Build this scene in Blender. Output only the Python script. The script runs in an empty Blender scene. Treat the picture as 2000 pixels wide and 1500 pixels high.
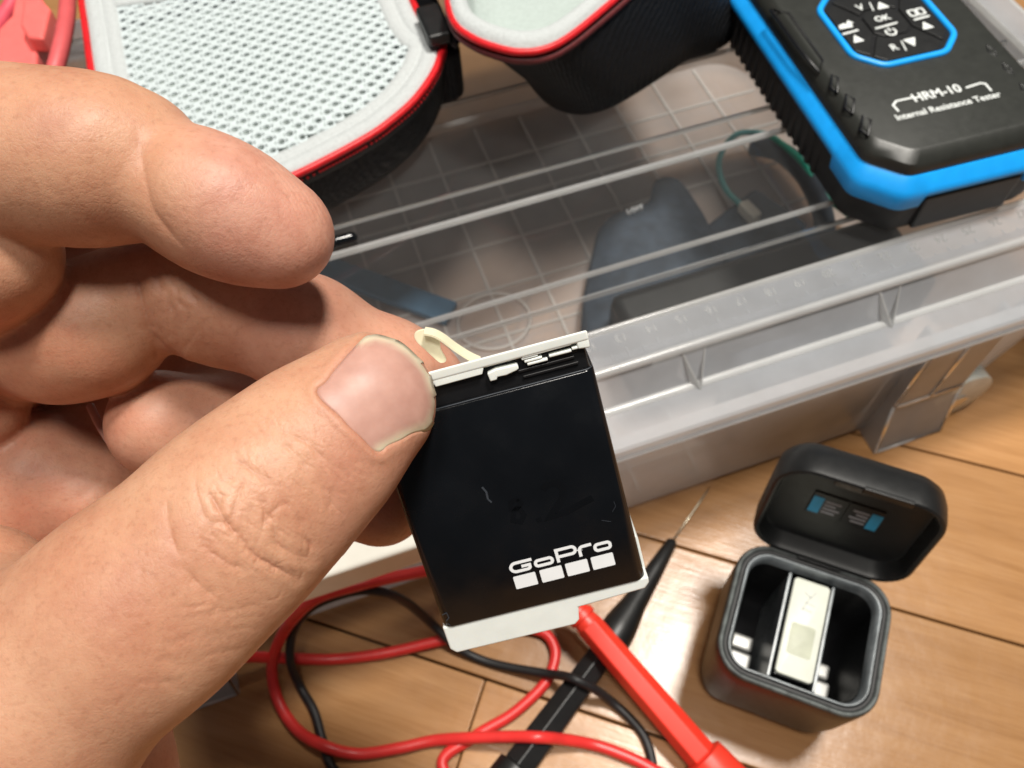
import bpy, bmesh, math, random
import numpy as np
from mathutils import Matrix, Vector

# ------------------------------------------------------------------ camera, light, exposure
S = 0.001                       # geometry is written in millimetres
F, CX, CY = 1600.0, 1000.0, 750.0
HCAM = 308.0
W = np.array([[0.94619741, -0.29457981, 0.13391487],
              [-0.32149127, -0.80872688, 0.49254868],
              [-0.03679434, -0.50910075, -0.85992012]])   # camera (right, down, forward) -> world
scn = bpy.context.scene
COL = scn.collection
cam = bpy.data.cameras.new('camera'); camo = bpy.data.objects.new('camera', cam); COL.objects.link(camo)
cam.sensor_width = 36.0; cam.lens = F / 2000 * 36.0
cam.clip_start = 0.01; cam.clip_end = 50
cm = Matrix.Identity(4)
for i in range(3):
    cm[i][0] = W[i, 0]; cm[i][1] = -W[i, 1]; cm[i][2] = -W[i, 2]
cm[2][3] = HCAM * S
camo.matrix_world = cm
cam.dof.use_dof = True; cam.dof.focus_distance = 0.112; cam.dof.aperture_fstop = 38
scn.camera = camo
world = bpy.data.worlds.new('World'); scn.world = world; world.use_nodes = True
bgn = world.node_tree.nodes['Background']
bgn.inputs[0].default_value = (0.95, 0.97, 1.0, 1); bgn.inputs[1].default_value = 0.065
def lamp(name, loc, size, power, colr):
    l = bpy.data.lights.new(name, 'AREA'); l.shape = 'DISK'; l.size = size; l.energy = power; l.color = colr
    o = bpy.data.objects.new(name, l); COL.objects.link(o); o.location = loc
    d = Vector((0.08, 0.12, 0.05)) - Vector(loc)
    o.rotation_euler = d.to_track_quat('-Z', 'Y').to_euler()
    return o
lamp('ceiling_lamp', (0.58, 0.30, 2.1), 0.34, 53, (1.0, 0.95, 0.87))
lamp('ceiling_lamp', (-0.13, -0.14, 2.1), 0.36, 23, (1.0, 0.95, 0.87))
scn.view_settings.view_transform = 'Standard'; scn.view_settings.look = 'None'
scn.view_settings.gamma = 1; scn.view_settings.exposure = 0.0
scn.view_settings.use_curve_mapping = False
scn.render.engine = 'CYCLES'
scn.cycles.transparent_max_bounces = 32
scn.cycles.max_bounces = 10

# ------------------------------------------------------------------ projection helpers
def ray(x, y): return W @ np.array([(x - CX) / F, (y - CY) / F, 1.0])
def at_z(x, y, z):
    d = ray(x, y); p = d * ((z - HCAM) / d[2]); return np.array([p[0], p[1], z])
def camp(x, y, d): return np.array([(x - CX) / F * d, (y - CY) / F * d, d])      # camera space mm
def cam2w(P): return np.asarray(P) @ W.T + np.array([0, 0, HCAM])

# ------------------------------------------------------------------ object helpers
def link(o, parent=None, label=None, cat=None, group=None, kind=None):
    COL.objects.link(o)
    if parent is not None: o.parent = parent
    if label: o['label'] = label
    if cat: o['category'] = cat
    if group: o['group'] = group
    if kind: o['kind'] = kind
    return o
def empty(name, loc=(0, 0, 0), yaw=0, label=None, cat=None, group=None, kind=None, mat=None):
    o = bpy.data.objects.new(name, None); o.empty_display_size = 0.01
    link(o, None, label, cat, group, kind)
    if mat is not None: o.matrix_world = mat
    else:
        o.location = [c * S for c in loc]; o.rotation_euler = (0, 0, math.radians(yaw))
    return o
def mesh(name, V, Fc, mat=None, parent=None, smooth=True, **kw):
    me = bpy.data.meshes.new(name)
    me.from_pydata((np.asarray(V, float) * S).tolist(), [], [list(f) for f in Fc]); me.update()
    if smooth is True: me.polygons.foreach_set('use_smooth', [True] * len(me.polygons))
    o = bpy.data.objects.new(name, me)
    if mat: me.materials.append(mat)
    link(o, parent, **kw)
    if smooth == 'auto': autosmooth(o)
    return o
def autosmooth(o, ang=35):
    me = o.data
    me.polygons.foreach_set('use_smooth', [True] * len(me.polygons))
    bm = bmesh.new(); bm.from_mesh(me)
    for e in bm.edges:
        if len(e.link_faces) == 2 and e.calc_face_angle(0) > math.radians(ang): e.smooth = False
    bm.to_mesh(me); bm.free()
def bevel(o, w, seg=2, ang=40):
    me = o.data; bm = bmesh.new(); bm.from_mesh(me)
    es = [e for e in bm.edges if len(e.link_faces) == 2 and e.calc_face_angle(0) > math.radians(ang)]
    bmesh.ops.bevel(bm, geom=es, offset=w * S, segments=seg, profile=0.6, affect='EDGES', clamp_overlap=True)
    bmesh.ops.recalc_face_normals(bm, faces=bm.faces)
    bm.to_mesh(me); bm.free()
    me.polygons.foreach_set('use_smooth', [True] * len(me.polygons))
    wn = o.modifiers.new('weighted_normal', 'WEIGHTED_NORMAL'); wn.weight = 100; return o
def boxg(x0, x1, y0, y1, z0, z1):
    V = [(x, y, z) for z in (z0, z1) for y in (y0, y1) for x in (x0, x1)]
    return V, [(0, 2, 3, 1), (4, 5, 7, 6), (0, 1, 5, 4), (2, 6, 7, 3), (0, 4, 6, 2), (1, 3, 7, 5)]
def box(name, x0, x1, y0, y1, z0, z1, mat, parent=None, bev=0, seg=2, **kw):
    V, Fc = boxg(x0, x1, y0, y1, z0, z1)
    o = mesh(name, V, Fc, mat, parent, smooth=False, **kw)
    if bev: bevel(o, bev, seg)
    return o
class G:                                           # collects geometry for one mesh
    def __init__(s): s.V = []; s.F = []
    def add(s, V, Fc):
        n = len(s.V); s.V += [tuple(v) for v in V]; s.F += [tuple(i + n for i in f) for f in Fc]; return s
    def box(s, *a): return s.add(*boxg(*a))
    def build(s, name, mat, parent=None, smooth=False, **kw): return mesh(name, s.V, s.F, mat, parent, smooth=smooth, **kw)
def rr(x0, x1, y0, y1, r, n=8):                     # rounded rectangle, counter-clockwise
    r = max(r, .05); out = []
    for cx, cy, a0 in ((x1 - r, y0 + r, -90), (x1 - r, y1 - r, 0), (x0 + r, y1 - r, 90), (x0 + r, y0 + r, 180)):
        for k in range(n + 1):
            a = math.radians(a0 + 90 * k / n); out.append((cx + r * math.cos(a), cy + r * math.sin(a)))
    return out
def loft(rings, cap0=False, cap1=False, closed=False):
    """rings: lists of 3D points of equal length, counter-clockwise seen from +z, going up."""
    V = []; Fc = []; n = len(rings[0])
    for r in rings: V += [tuple(p) for p in r]
    m = len(rings)
    for i in range(m if closed else m - 1):
        j = (i + 1) % m
        for k in range(n):
            l = (k + 1) % n
            Fc.append((i * n + k, i * n + l, j * n + l, j * n + k))
    if cap0: Fc.append(tuple(reversed(range(n))))
    if cap1: Fc.append(tuple((m - 1) * n + k for k in range(n)))
    return V, Fc
def rings_rr(b, prof, n=8):                         # b=(x0,x1,y0,y1,r); prof = [(inset, z)]
    x0, x1, y0, y1, r = b
    return [[(x, y, z) for x, y in rr(x0 + d, x1 - d, y0 + d, y1 - d, max(r - d, .6), n)] for d, z in prof]
def catmull(P, per=8, closed=False):
    P = [np.asarray(p, float) for p in P]; out = []; n = len(P)
    for i in range(n if closed else n - 1):
        if closed: p0, p1, p2, p3 = P[i - 1], P[i], P[(i + 1) % n], P[(i + 2) % n]
        else: p0, p1, p2, p3 = P[max(i - 1, 0)], P[i], P[i + 1], P[min(i + 2, n - 1)]
        for k in range(per):
            t = k / per
            out.append(.5 * ((2 * p1) + (-p0 + p2) * t + (2 * p0 - 5 * p1 + 4 * p2 - p3) * t * t + (-p0 + 3 * p1 - 3 * p2 + p3) * t ** 3))
    if not closed: out.append(P[-1])
    return out
def tube(P, r, seg=12, closed=False, caps=True, rf=None):
    P = [np.asarray(p, float) for p in P]; n = len(P); V = []; Fc = []
    up = None
    for i in range(n):
        if closed: t = P[(i + 1) % n] - P[i - 1]
        else: t = P[min(i + 1, n - 1)] - P[max(i - 1, 0)]
        t = t / (np.linalg.norm(t) + 1e-9)
        if up is None:
            up = np.array([0, 0, 1.]) if abs(t[2]) < .9 else np.array([1., 0, 0])
        s = np.cross(t, up); s /= np.linalg.norm(s) + 1e-9; up = np.cross(s, t)
        rad = r if rf is None else rf(i / max(n - 1, 1))
        for k in range(seg):
            a = 2 * math.pi * k / seg; V.append(P[i] + rad * (math.cos(a) * s + math.sin(a) * up))
    for i in range(n if closed else n - 1):
        j = (i + 1) % n
        for k in range(seg):
            l = (k + 1) % seg; Fc.append((i * seg + k, i * seg + l, j * seg + l, j * seg + k))
    if caps and not closed:
        Fc.append(tuple(reversed(range(seg)))); Fc.append(tuple((n - 1) * seg + k for k in range(seg)))
    return V, Fc
def axis_tube(prof, A, B, seg=24, phase=0):         # lathe along A->B; prof [(s mm, r)]
    A = np.asarray(A, float); B = np.asarray(B, float); t = (B - A) / np.linalg.norm(B - A)
    up = np.array([0, 0, 1.]); s = np.cross(t, up); s /= np.linalg.norm(s); up = np.cross(s, t)
    V = []; Fc = []
    for d, r in prof:
        for k in range(seg):
            a = 2 * math.pi * k / seg + phase; V.append(A + t * d + r * (math.cos(a) * s + math.sin(a) * up))
    for i in range(len(prof) - 1):
        for k in range(seg):
            l = (k + 1) % seg; Fc.append((i * seg + k, i * seg + l, (i + 1) * seg + l, (i + 1) * seg + k))
    Fc.append(tuple(reversed(range(seg)))); Fc.append(tuple((len(prof) - 1) * seg + k for k in range(seg)))
    return V, Fc
def prism(poly, z0, z1):
    n = len(poly); V = [(x, y, z0) for x, y in poly] + [(x, y, z1) for x, y in poly]
    a = sum(poly[i][0] * poly[(i + 1) % n][1] - poly[(i + 1) % n][0] * poly[i][1] for i in range(n))
    if a < 0: V = [(x, y, z0) for x, y in poly[::-1]] + [(x, y, z1) for x, y in poly[::-1]]
    Fc = [tuple(reversed(range(n))), tuple(range(n, 2 * n))] + [(i, (i + 1) % n, n + (i + 1) % n, n + i) for i in range(n)]
    return V, Fc
def stroke(pts, w, z0, z1, closed=False):           # flat ribbon along 2D points, as thin solid
    P = [np.asarray(p, float) for p in pts]; n = len(P); L = []; R = []
    for i in range(n):
        if closed: a, b = P[i] - P[i - 1], P[(i + 1) % n] - P[i]
        else:
            a = P[i] - P[i - 1] if i else P[1] - P[0]; b = P[i + 1] - P[i] if i < n - 1 else a
        a = a / (np.linalg.norm(a) + 1e-9); b = b / (np.linalg.norm(b) + 1e-9)
        m = a + b; m /= np.linalg.norm(m) + 1e-9; nn = np.array([-m[1], m[0]]); c = max(.5, float(m @ a))
        L.append(P[i] + nn * w / 2 / c); R.append(P[i] - nn * w / 2 / c)
    V = []
    for i in range(n):
        V += [(*L[i], z0), (*R[i], z0), (*R[i], z1), (*L[i], z1)]
    Fc = []
    for i in range(n if closed else n - 1):
        j = (i + 1) % n
        for k in range(4):
            l = (k + 1) % 4; Fc.append((i * 4 + k, j * 4 + k, j * 4 + l, i * 4 + l))
    if not closed: Fc += [(0, 1, 2, 3), ((n - 1) * 4 + 3, (n - 1) * 4 + 2, (n - 1) * 4 + 1, (n - 1) * 4)]
    return V, Fc
def text(name, body, size, loc, mat, parent=None, yaw=0, ext=.05, align='CENTER', bold=.0, sx=1.0, **kw):
    cu = bpy.data.curves.new(name, 'FONT'); cu.body = body; cu.size = size * S; cu.extrude = ext * S
    cu.align_x = align; cu.align_y = 'CENTER'; cu.offset = bold * S; cu.resolution_u = 4
    o = bpy.data.objects.new(name, cu); COL.objects.link(o)
    bpy.context.view_layer.update()
    me = bpy.data.meshes.new_from_object(o.evaluated_get(bpy.context.evaluated_depsgraph_get()))
    bpy.data.objects.remove(o)
    me.transform(Matrix.Diagonal((sx, 1, 1, 1)))
    m = bpy.data.objects.new(name, me); me.materials.clear(); me.materials.append(mat)
    link(m, parent, **kw); m.location = [c * S for c in loc]; m.rotation_euler = (0, 0, math.radians(yaw))
    return m

# ------------------------------------------------------------------ materials
def new_mat(name):
    m = bpy.data.materials.new(name); m.use_nodes = True; nt = m.node_tree
    return m, nt, nt.nodes, nt.links, nt.nodes['Principled BSDF']
def coords(n, l, scale=(1, 1, 1), rot=(0, 0, 0), kind='Object'):
    tc = n.new('ShaderNodeTexCoord'); mp = n.new('ShaderNodeMapping')
    mp.inputs['Scale'].default_value = scale; mp.inputs['Rotation'].default_value = rot
    l.new(tc.outputs[kind], mp.inputs['Vector']); return mp.outputs[0]
def noise(n, l, vec, scale, detail=4, rough=.55, dist=0):
    t = n.new('ShaderNodeTexNoise'); t.inputs['Scale'].default_value = scale; t.inputs['Detail'].default_value = detail
    t.inputs['Roughness'].default_value = rough; t.inputs['Distortion'].default_value = dist
    l.new(vec, t.inputs['Vector']); return t.outputs['Fac']
def ramp(n, l, fac, stops):
    r = n.new('ShaderNodeValToRGB'); e = r.color_ramp.elements
    while len(e) < len(stops): e.new(.5)
    for k, (p, c) in enumerate(stops): e[k].position = p; e[k].color = (*c, 1) if len(c) == 3 else c
    l.new(fac, r.inputs[0]); return r.outputs[0]
def bumpn(n, l, h, strength, dist, prev=None):
    b = n.new('ShaderNodeBump'); b.inputs['Strength'].default_value = strength; b.inputs['Distance'].default_value = dist
    l.new(h, b.inputs['Height'])
    if prev is not None: l.new(prev, b.inputs['Normal'])
    return b.outputs[0]
def plain(name, col, rough=.5, metal=0, spec=.5, var=.12, vs=180, bump=0, bs=900, sss=0, coat=0):
    m, nt, n, l, p = new_mat(name)
    v = coords(n, l)
    f = noise(n, l, v, vs, 4)
    a = tuple(c * (1 - var) for c in col); b = tuple(min(1, c * (1 + var)) for c in col)
    l.new(ramp(n, l, f, [(.3, a), (.7, b)]), p.inputs['Base Color'])
    r2 = n.new('ShaderNodeMapRange'); r2.inputs['To Min'].default_value = rough * .85; r2.inputs['To Max'].default_value = min(1, rough * 1.2)
    l.new(noise(n, l, v, vs * 2.3, 5), r2.inputs[0]); l.new(r2.outputs[0], p.inputs['Roughness'])
    p.inputs['Metallic'].default_value = metal; p.inputs['Specular IOR Level'].default_value = spec
    if bump: l.new(bumpn(n, l, noise(n, l, v, bs, 3), bump, .0002), p.inputs['Normal'])
    if sss:
        p.inputs['Subsurface Weight'].default_value = sss; p.inputs['Subsurface Radius'].default_value = (.001, .0008, .0006); p.inputs['Subsurface Scale'].default_value = 1
    p.inputs['Coat Weight'].default_value = coat
    return m
def plastic_sheet(name, clear, tint, rough, haze_rough=.5, wear=0):
    """thin moulded plastic: transparent + milky scatter + fresnel gloss"""
    m, nt, n, l, p = new_mat(name); n.remove(p); out = n['Material Output']
    tr = n.new('ShaderNodeBsdfTransparent'); tr.inputs[0].default_value = (.97, .975, .97, 1)
    df = n.new('ShaderNodeBsdfDiffuse'); df.inputs[0].default_value = (*tint, 1)
    tl = n.new('ShaderNodeBsdfTranslucent'); tl.inputs[0].default_value = (*tint, 1)
    md = n.new('ShaderNodeMixShader'); md.inputs[0].default_value = .62; l.new(df.outputs[0], md.inputs[1]); l.new(tl.outputs[0], md.inputs[2])
    mx = n.new('ShaderNodeMixShader')
    v = coords(n, l)
    mr = n.new('ShaderNodeMapRange'); mr.inputs['To Min'].default_value = (1 - clear) * .8; mr.inputs['To Max'].default_value = (1 - clear) * 1.2
    l.new(noise(n, l, v, 60, 5), mr.inputs[0]); l.new(mr.outputs[0], mx.inputs[0])
    l.new(tr.outputs[0], mx.inputs[1]); l.new(md.outputs[0], mx.inputs[2])
    gl = n.new('ShaderNodeBsdfGlossy'); gl.inputs['Roughness'].default_value = rough
    fr = n.new('ShaderNodeFresnel'); fr.inputs[0].default_value = 1.5
    if wear:
        l.new(bumpn(n, l, noise(n, l, v, 45, 3), wear, .001), gl.inputs['Normal'])
    m2 = n.new('ShaderNodeMixShader'); l.new(fr.outputs[0], m2.inputs[0]); l.new(mx.outputs[0], m2.inputs[1]); l.new(gl.outputs[0], m2.inputs[2])
    l.new(m2.outputs[0], out.inputs['Surface']); return m
def wood():
    m, nt, n, l, p = new_mat('floor_wood')
    tc = n.new('ShaderNodeTexCoord'); oi = n.new('ShaderNodeObjectInfo')
    off = n.new('ShaderNodeVectorMath'); off.operation = 'SCALE'; off.inputs[0].default_value = (3.1, 7.7, 1.3)
    l.new(oi.outputs['Random'], off.inputs['Scale'])
    ad = n.new('ShaderNodeVectorMath'); l.new(tc.outputs['Object'], ad.inputs[0]); l.new(off.outputs[0], ad.inputs[1])
    mp = n.new('ShaderNodeMapping'); mp.inputs['Scale'].default_value = (9, 110, 60); l.new(ad.outputs[0], mp.inputs[0])
    g1 = noise(n, l, mp.outputs[0], 1.3, 6, .6, .5)
    mp2 = n.new('ShaderNodeMapping'); mp2.inputs['Scale'].default_value = (40, 800, 300); l.new(ad.outputs[0], mp2.inputs[0])
    g2 = noise(n, l, mp2.outputs[0], 1.4, 4, .6)
    c = ramp(n, l, g1, [(.2, (.32, .155, .056)), (.5, (.41, .212, .086)), (.8, (.47, .26, .115))])
    c2 = ramp(n, l, g2, [(.36, (.66, .58, .5)), (.55, (1, 1, 1))])
    mu = n.new('ShaderNodeMix'); mu.data_type = 'RGBA'; mu.blend_type = 'MULTIPLY'; mu.inputs[0].default_value = .3
    l.new(c, mu.inputs[6]); l.new(c2, mu.inputs[7])
    hs = n.new('ShaderNodeHueSaturation'); mr = n.new('ShaderNodeMapRange'); mr.inputs['To Min'].default_value = .80; mr.inputs['To Max'].default_value = 1.16
    l.new(oi.outputs['Random'], mr.inputs[0]); l.new(mr.outputs[0], hs.inputs['Value']); l.new(mu.outputs[2], hs.inputs['Color'])
    l.new(hs.outputs[0], p.inputs['Base Color'])
    rr_ = n.new('ShaderNodeMapRange'); rr_.inputs['To Min'].default_value = .17; rr_.inputs['To Max'].default_value = .30
    l.new(noise(n, l, tc.outputs['Object'], 70, 6), rr_.inputs[0]); l.new(rr_.outputs[0], p.inputs['Roughness'])
    p.inputs['Specular IOR Level'].default_value = .36
    b = bumpn(n, l, g2, .25, .0002)
    b = bumpn(n, l, noise(n, l, tc.outputs['Object'], 130, 3), .16, .0006, b)
    l.new(b, p.inputs['Normal'])
    return m
def skin_mat():
    m, nt, n, l, p = new_mat('skin')
    at = n.new('ShaderNodeAttribute'); at.attribute_name = 'tint'
    v = coords(n, l)
    f = noise(n, l, v, 75, 6, .68)
    c = ramp(n, l, f, [(.28, (.42, .185, .112)), (.5, (.51, .265, .165)), (.72, (.58, .335, .215))])
    pk = n.new('ShaderNodeMix'); pk.data_type = 'RGBA'; l.new(at.outputs['Fac'], pk.inputs[0]); l.new(c, pk.inputs[6])
    c2 = ramp(n, l, noise(n, l, v, 260, 4), [(.35, (.48, .215, .155)), (.65, (.57, .295, .22))])
    l.new(c2, pk.inputs[7])
    bl_ = ramp(n, l, noise(n, l, v, 30, 5, .7), [(.38, (1.0, .97, .95)), (.52, (1, 1, 1)), (.68, (1.0, .80, .76))])
    sp_ = ramp(n, l, noise(n, l, v, 1300, 3, .6), [(.30, (.80, .74, .70)), (.48, (1, 1, 1))])
    m1 = n.new('ShaderNodeMix'); m1.data_type = 'RGBA'; m1.blend_type = 'MULTIPLY'; m1.inputs[0].default_value = .8; l.new(pk.outputs[2], m1.inputs[6]); l.new(bl_, m1.inputs[7])
    m2 = n.new('ShaderNodeMix'); m2.data_type = 'RGBA'; m2.blend_type = 'MULTIPLY'; m2.inputs[0].default_value = .55; l.new(m1.outputs[2], m2.inputs[6]); l.new(sp_, m2.inputs[7]); pk = m2
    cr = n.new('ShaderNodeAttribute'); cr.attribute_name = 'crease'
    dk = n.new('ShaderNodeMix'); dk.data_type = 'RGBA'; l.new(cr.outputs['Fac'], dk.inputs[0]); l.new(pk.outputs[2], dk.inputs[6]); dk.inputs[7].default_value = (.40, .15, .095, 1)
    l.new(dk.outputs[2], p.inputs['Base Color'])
    p.inputs['Subsurface Weight'].default_value = .24
    p.inputs['Subsurface Radius'].default_value = (1.0, .35, .18); p.inputs['Subsurface Scale'].default_value = .0016
    mr = n.new('ShaderNodeMapRange'); mr.inputs['To Min'].default_value = .36; mr.inputs['To Max'].default_value = .62
    l.new(noise(n, l, v, 330, 4), mr.inputs[0]); l.new(mr.outputs[0], p.inputs['Roughness'])
    p.inputs['Specular IOR Level'].default_value = .38
    vo = n.new('ShaderNodeTexVoronoi'); vo.feature = 'DISTANCE_TO_EDGE'; vo.inputs['Scale'].default_value = 1500
    nv = n.new('ShaderNodeVectorMath'); nz = n.new('ShaderNodeTexNoise'); nz.inputs['Scale'].default_value = 500
    l.new(v, nz.inputs['Vector']); sc = n.new('ShaderNodeVectorMath'); sc.operation = 'SCALE'; sc.inputs['Scale'].default_value = .0012
    l.new(nz.outputs['Color'], sc.inputs[0]); l.new(v, nv.inputs[0]); l.new(sc.outputs[0], nv.inputs[1]); l.new(nv.outputs[0], vo.inputs['Vector'])
    cl = n.new('ShaderNodeMapRange'); cl.inputs['From Max'].default_value = .16; l.new(vo.outputs['Distance'], cl.inputs[0])
    b = bumpn(n, l, cl.outputs[0], .12, .0001)
    b = bumpn(n, l, noise(n, l, v, 800, 5, .7), .32, .00022, b)
    b = bumpn(n, l, noise(n, l, v, 2600, 3, .6), .4, .00008, b)
    l.new(b, p.inputs['Normal'])
    return m
M = {}
M['wood'] = wood()
M['gap'] = plain('groove_dark', (.05, .028, .014), .8)
M['black_gloss'] = plain('black_label_film', (.0042, .005, .0065), .16, spec=.34, var=.25, vs=60, bump=.035, bs=160)
_n = M['black_gloss'].node_tree.nodes; _mr = [q for q in _n if q.type == 'MAP_RANGE'][0]; _mr.inputs['From Min'].default_value = .35; _mr.inputs['From Max'].default_value = .7; _mr.inputs['To Min'].default_value = .10; _mr.inputs['To Max'].default_value = .36
M['black_recess'] = plain('black_recess_plastic', (.006, .006, .007), .4)
M['white_plastic'] = plain('white_plastic', (.74, .77, .74), .38, var=.04, sss=.15)
M['print_white'] = plain('white_print', (.80, .82, .84), .4, var=.03)
M['cream_tape'] = plain('cream_tape', (.74, .69, .50), .35, var=.06, sss=.2)
M['mark'] = plain('marker_ink', (.0034, .004, .0052), .26, spec=.28)
M['scratch'] = plain('scratch_grey', (.034, .04, .05), .45)
M['nail'] = None
M['black_rubber'] = plain('black_rubber', (.011, .011, .012), .52, var=.25, bump=.1)
M['black_matte'] = plain('black_matte_plastic', (.008, .0083, .0085), .40, var=.2, bump=.12, bs=2500)
M['graphite'] = plain('graphite_cover', (.024, .0255, .0225), .36, var=.12, bump=.15, bs=3500)
M['blue'] = plain('blue_plastic', (.008, .36, .95), .40, var=.06)
M['white_legend'] = plain('legend_white', (.72, .75, .74), .5, var=.05)
M['red_silicone'] = plain('red_silicone', (.70, .035, .032), .36, var=.10, vs=120)
M['red_plastic'] = plain('red_plastic', (.82, .045, .025), .40, var=.06)
M['pink_silicone'] = plain('pink_red_silicone', (.90, .165, .15), .45, var=.06, sss=.2)
M['steel'] = plain('probe_steel', (.72, .66, .52), .28, metal=1)
M['grey_metal'] = plain('contact_metal', (.27, .27, .26), .35, metal=.2)
M['lip'] = plain('pale_grey_lip', (.21, .235, .25), .28, var=.5, vs=120)
M['worn'] = plain('worn_edge', (.07, .08, .078), .5, var=.5, vs=300)
M['sticker_blue'] = plain('sticker_blue', (.03, .34, .62), .5)
M['sticker_grey'] = plain('sticker_grey', (.30, .31, .34), .6)
M['batt_white'] = plain('battery_end_white', (.58, .60, .53), .42, var=.05)
M['batt_patch'] = plain('battery_end_patch', (.44, .46, .36), .5)
M['pencil'] = plain('pencil_grey', (.44, .45, .44), .7)
M['navy'] = plain('navy_cloth', (.028, .040, .058), .75, var=.3, bump=.4, bs=700)
M['slate'] = plain('slate_blue_plastic', (.04, .105, .18), .5)
M['green'] = plain('green_cable', (.0, .36, .25), .4)
M['teal'] = plain('teal_cable', (.05, .30, .30), .4)
M['ivory'] = plain('ivory_plastic', (.68, .66, .58), .5)
M['card'] = plain('cream_card', (.80, .78, .70), .8, var=.03)
M['frost'] = plastic_sheet('frosted_plastic', .44, (.93, .96, 1.0), .22, wear=.10)
M['frost_rim'] = plastic_sheet('frosted_rim_plastic', .42, (.90, .94, 1.0), .16, wear=.06)
M['bottom'] = plastic_sheet('milky_bottom_plastic', .46, (.80, .81, .85), .5)
M['frost_rib'] = plastic_sheet('frosted_rib', .26, (.97, .98, .98), .18)
M['clear'] = plastic_sheet('clear_lid_plastic', .945, (.78, .80, .82), .06, wear=.06)
M['ridge'] = plastic_sheet('lit_ridge_plastic', .45, (.95, .96, .97), .16)  # milky white puts the specular line of the wider ridges into their colour
M['ridge_thin'] = plastic_sheet('thin_ridge_plastic', .68, (.92, .93, .94), .2)
M['wheel'] = plain('milky_wheel_plastic', (.62, .63, .58), .4, sss=.4)
M['grid'] = plastic_sheet('grid_rib_plastic', .30, (.90, .88, .86), .4)
def fabric(name, col, scale, rough=.9, bump=.5, rot=0, sheen=.15):
    m, nt, n, l, p = new_mat(name)
    v = coords(n, l, rot=(0, 0, rot))
    wv = n.new('ShaderNodeTexWave'); wv.inputs['Scale'].default_value = scale; wv.inputs['Distortion'].default_value = 2.5; wv.inputs['Detail'].default_value = 2
    l.new(v, wv.inputs['Vector'])
    f = noise(n, l, v, scale * 1.5, 4)
    mx = n.new('ShaderNodeMath'); mx.operation = 'MULTIPLY_ADD'; mx.inputs[1].default_value = .5; l.new(wv.outputs['Fac'], mx.inputs[0]); l.new(f, mx.inputs[2])
    l.new(ramp(n, l, mx.outputs[0], [(.3, tuple(c * .82 for c in col)), (.9, tuple(min(1, c * 1.1) for c in col))]), p.inputs['Base Color'])
    p.inputs['Roughness'].default_value = rough; p.inputs['Specular IOR Level'].default_value = .25
    p.inputs['Sheen Weight'].default_value = sheen
    l.new(bumpn(n, l, mx.outputs[0], bump, .0005), p.inputs['Normal']); return m
M['lining'] = fabric('white_lining', (.50, .53, .535), 520, bump=.5)
M['netw'] = fabric('white_net', (.52, .585, .60), 700, bump=.2)
M['lining_grey'] = fabric('grey_lining', (.40, .46, .44), 500, bump=.3)
M['shell'] = fabric('black_shell_cloth', (.0075, .008, .0095), 330, rough=.58, bump=.9, rot=.9, sheen=0)
M['piping'] = plain('red_piping', (.62, .008, .014), .45, var=.2, vs=500, bump=.4, bs=1500)
M['skin'] = skin_mat()

# ------------------------------------------------------------------ floor
FY = -36.8
ft = np.array([math.cos(math.radians(FY)), math.sin(math.radians(FY))]); fn = np.array([-ft[1], ft[0]])
g = G(); g.add([(-1500, -1300, -4), (1700, -1300, -4), (1700, 1700, -4), (-1500, 1700, -4)], [(0, 1, 2, 3)])
floor = g.build('floor', M['gap'], None, kind='structure')
random.seed(4)
PW = 69.4; PL = 454.5
V, Fc = boxg(-PL / 2 + .25, PL / 2 - .25, -PW / 2 + .45, PW / 2 - .45, -6, 0)
pk0 = mesh('plank', V, Fc, M['wood'], floor, smooth=False); bevel(pk0, .55, 2)
first = True
for k in range(-9, 17):
    nc = 49.7 + PW * (k + .5)
    off = {-1: -38, 0: 335, 1: 300, 2: 380, -2: 210}.get(k, random.uniform(0, PL))
    for j in range(-3, 4):
        tc = off + PL * (j + .5)
        if not -1150 < tc < 1300: continue
        o = pk0 if first else link(pk0.copy(), floor); first = False
        p = ft * tc + fn * nc
        o.location = (p[0] * S, p[1] * S, random.uniform(-.12, .05) * S); o.rotation_euler = (0, 0, math.radians(FY))

# ------------------------------------------------------------------ storage box
OB = (-211, 301, 96, 374, 34)
boxr = empty('storage_box', (45, 235, 0), label='frosted translucent plastic storage box with moulded ruler rim standing on the wooden floor', cat='storage box')
def bl(v): return [(x - 45, y - 235, z) for x, y, z in v]        # world -> box local
def ring(x0, x1, y0, y1, r, z): return bl([(x, y, z) for x, y in rr(x0, x1, y0, y1, r, 8)])
BB = (-140, 232, 105, 332, 20)
V, Fc = loft([ring(*BB, 4), ring(-141, 233, 104.5, 333, 22, 8), ring(-176, 266, 104, 352, 28, 74)])
V_, F_ = loft([ring(*BB, 4.02), ring(-138, 230, 107, 330, 19, 5.0)], cap1=True); mesh('bottom', V_, F_, M['bottom'], boxr, smooth=False)
mesh('wall', V, Fc, M['frost'], boxr, smooth='auto')
def inset(d, z): x0, x1, y0, y1, r = OB; return ring(x0 + d, x1 - d, y0 + d, y1 - d, max(r - d, 3), z)
V, Fc = loft([inset(1.0, 72.5), inset(0, 74), inset(0, 80), inset(.8, 81), inset(13.6, 81), inset(15, 82), inset(20, 94.2), inset(20.8, 95), inset(34, 95.2), inset(35.5, 91)])
mesh('rim', V, Fc, M['frost_rim'], boxr, smooth='auto')
V, Fc = loft([inset(.1, 73.2), inset(-.5, 73.6), inset(-.5, 74.6), inset(.1, 75)]); mesh('rim_lip', V, Fc, M['frost_rib'], boxr)
V, Fc = loft([inset(33.2, 95.1), inset(33.8, 96.2), inset(35, 96.2), inset(35.6, 94.5)]); mesh('rim_edge', V, Fc, M['frost_rib'], boxr)
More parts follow.
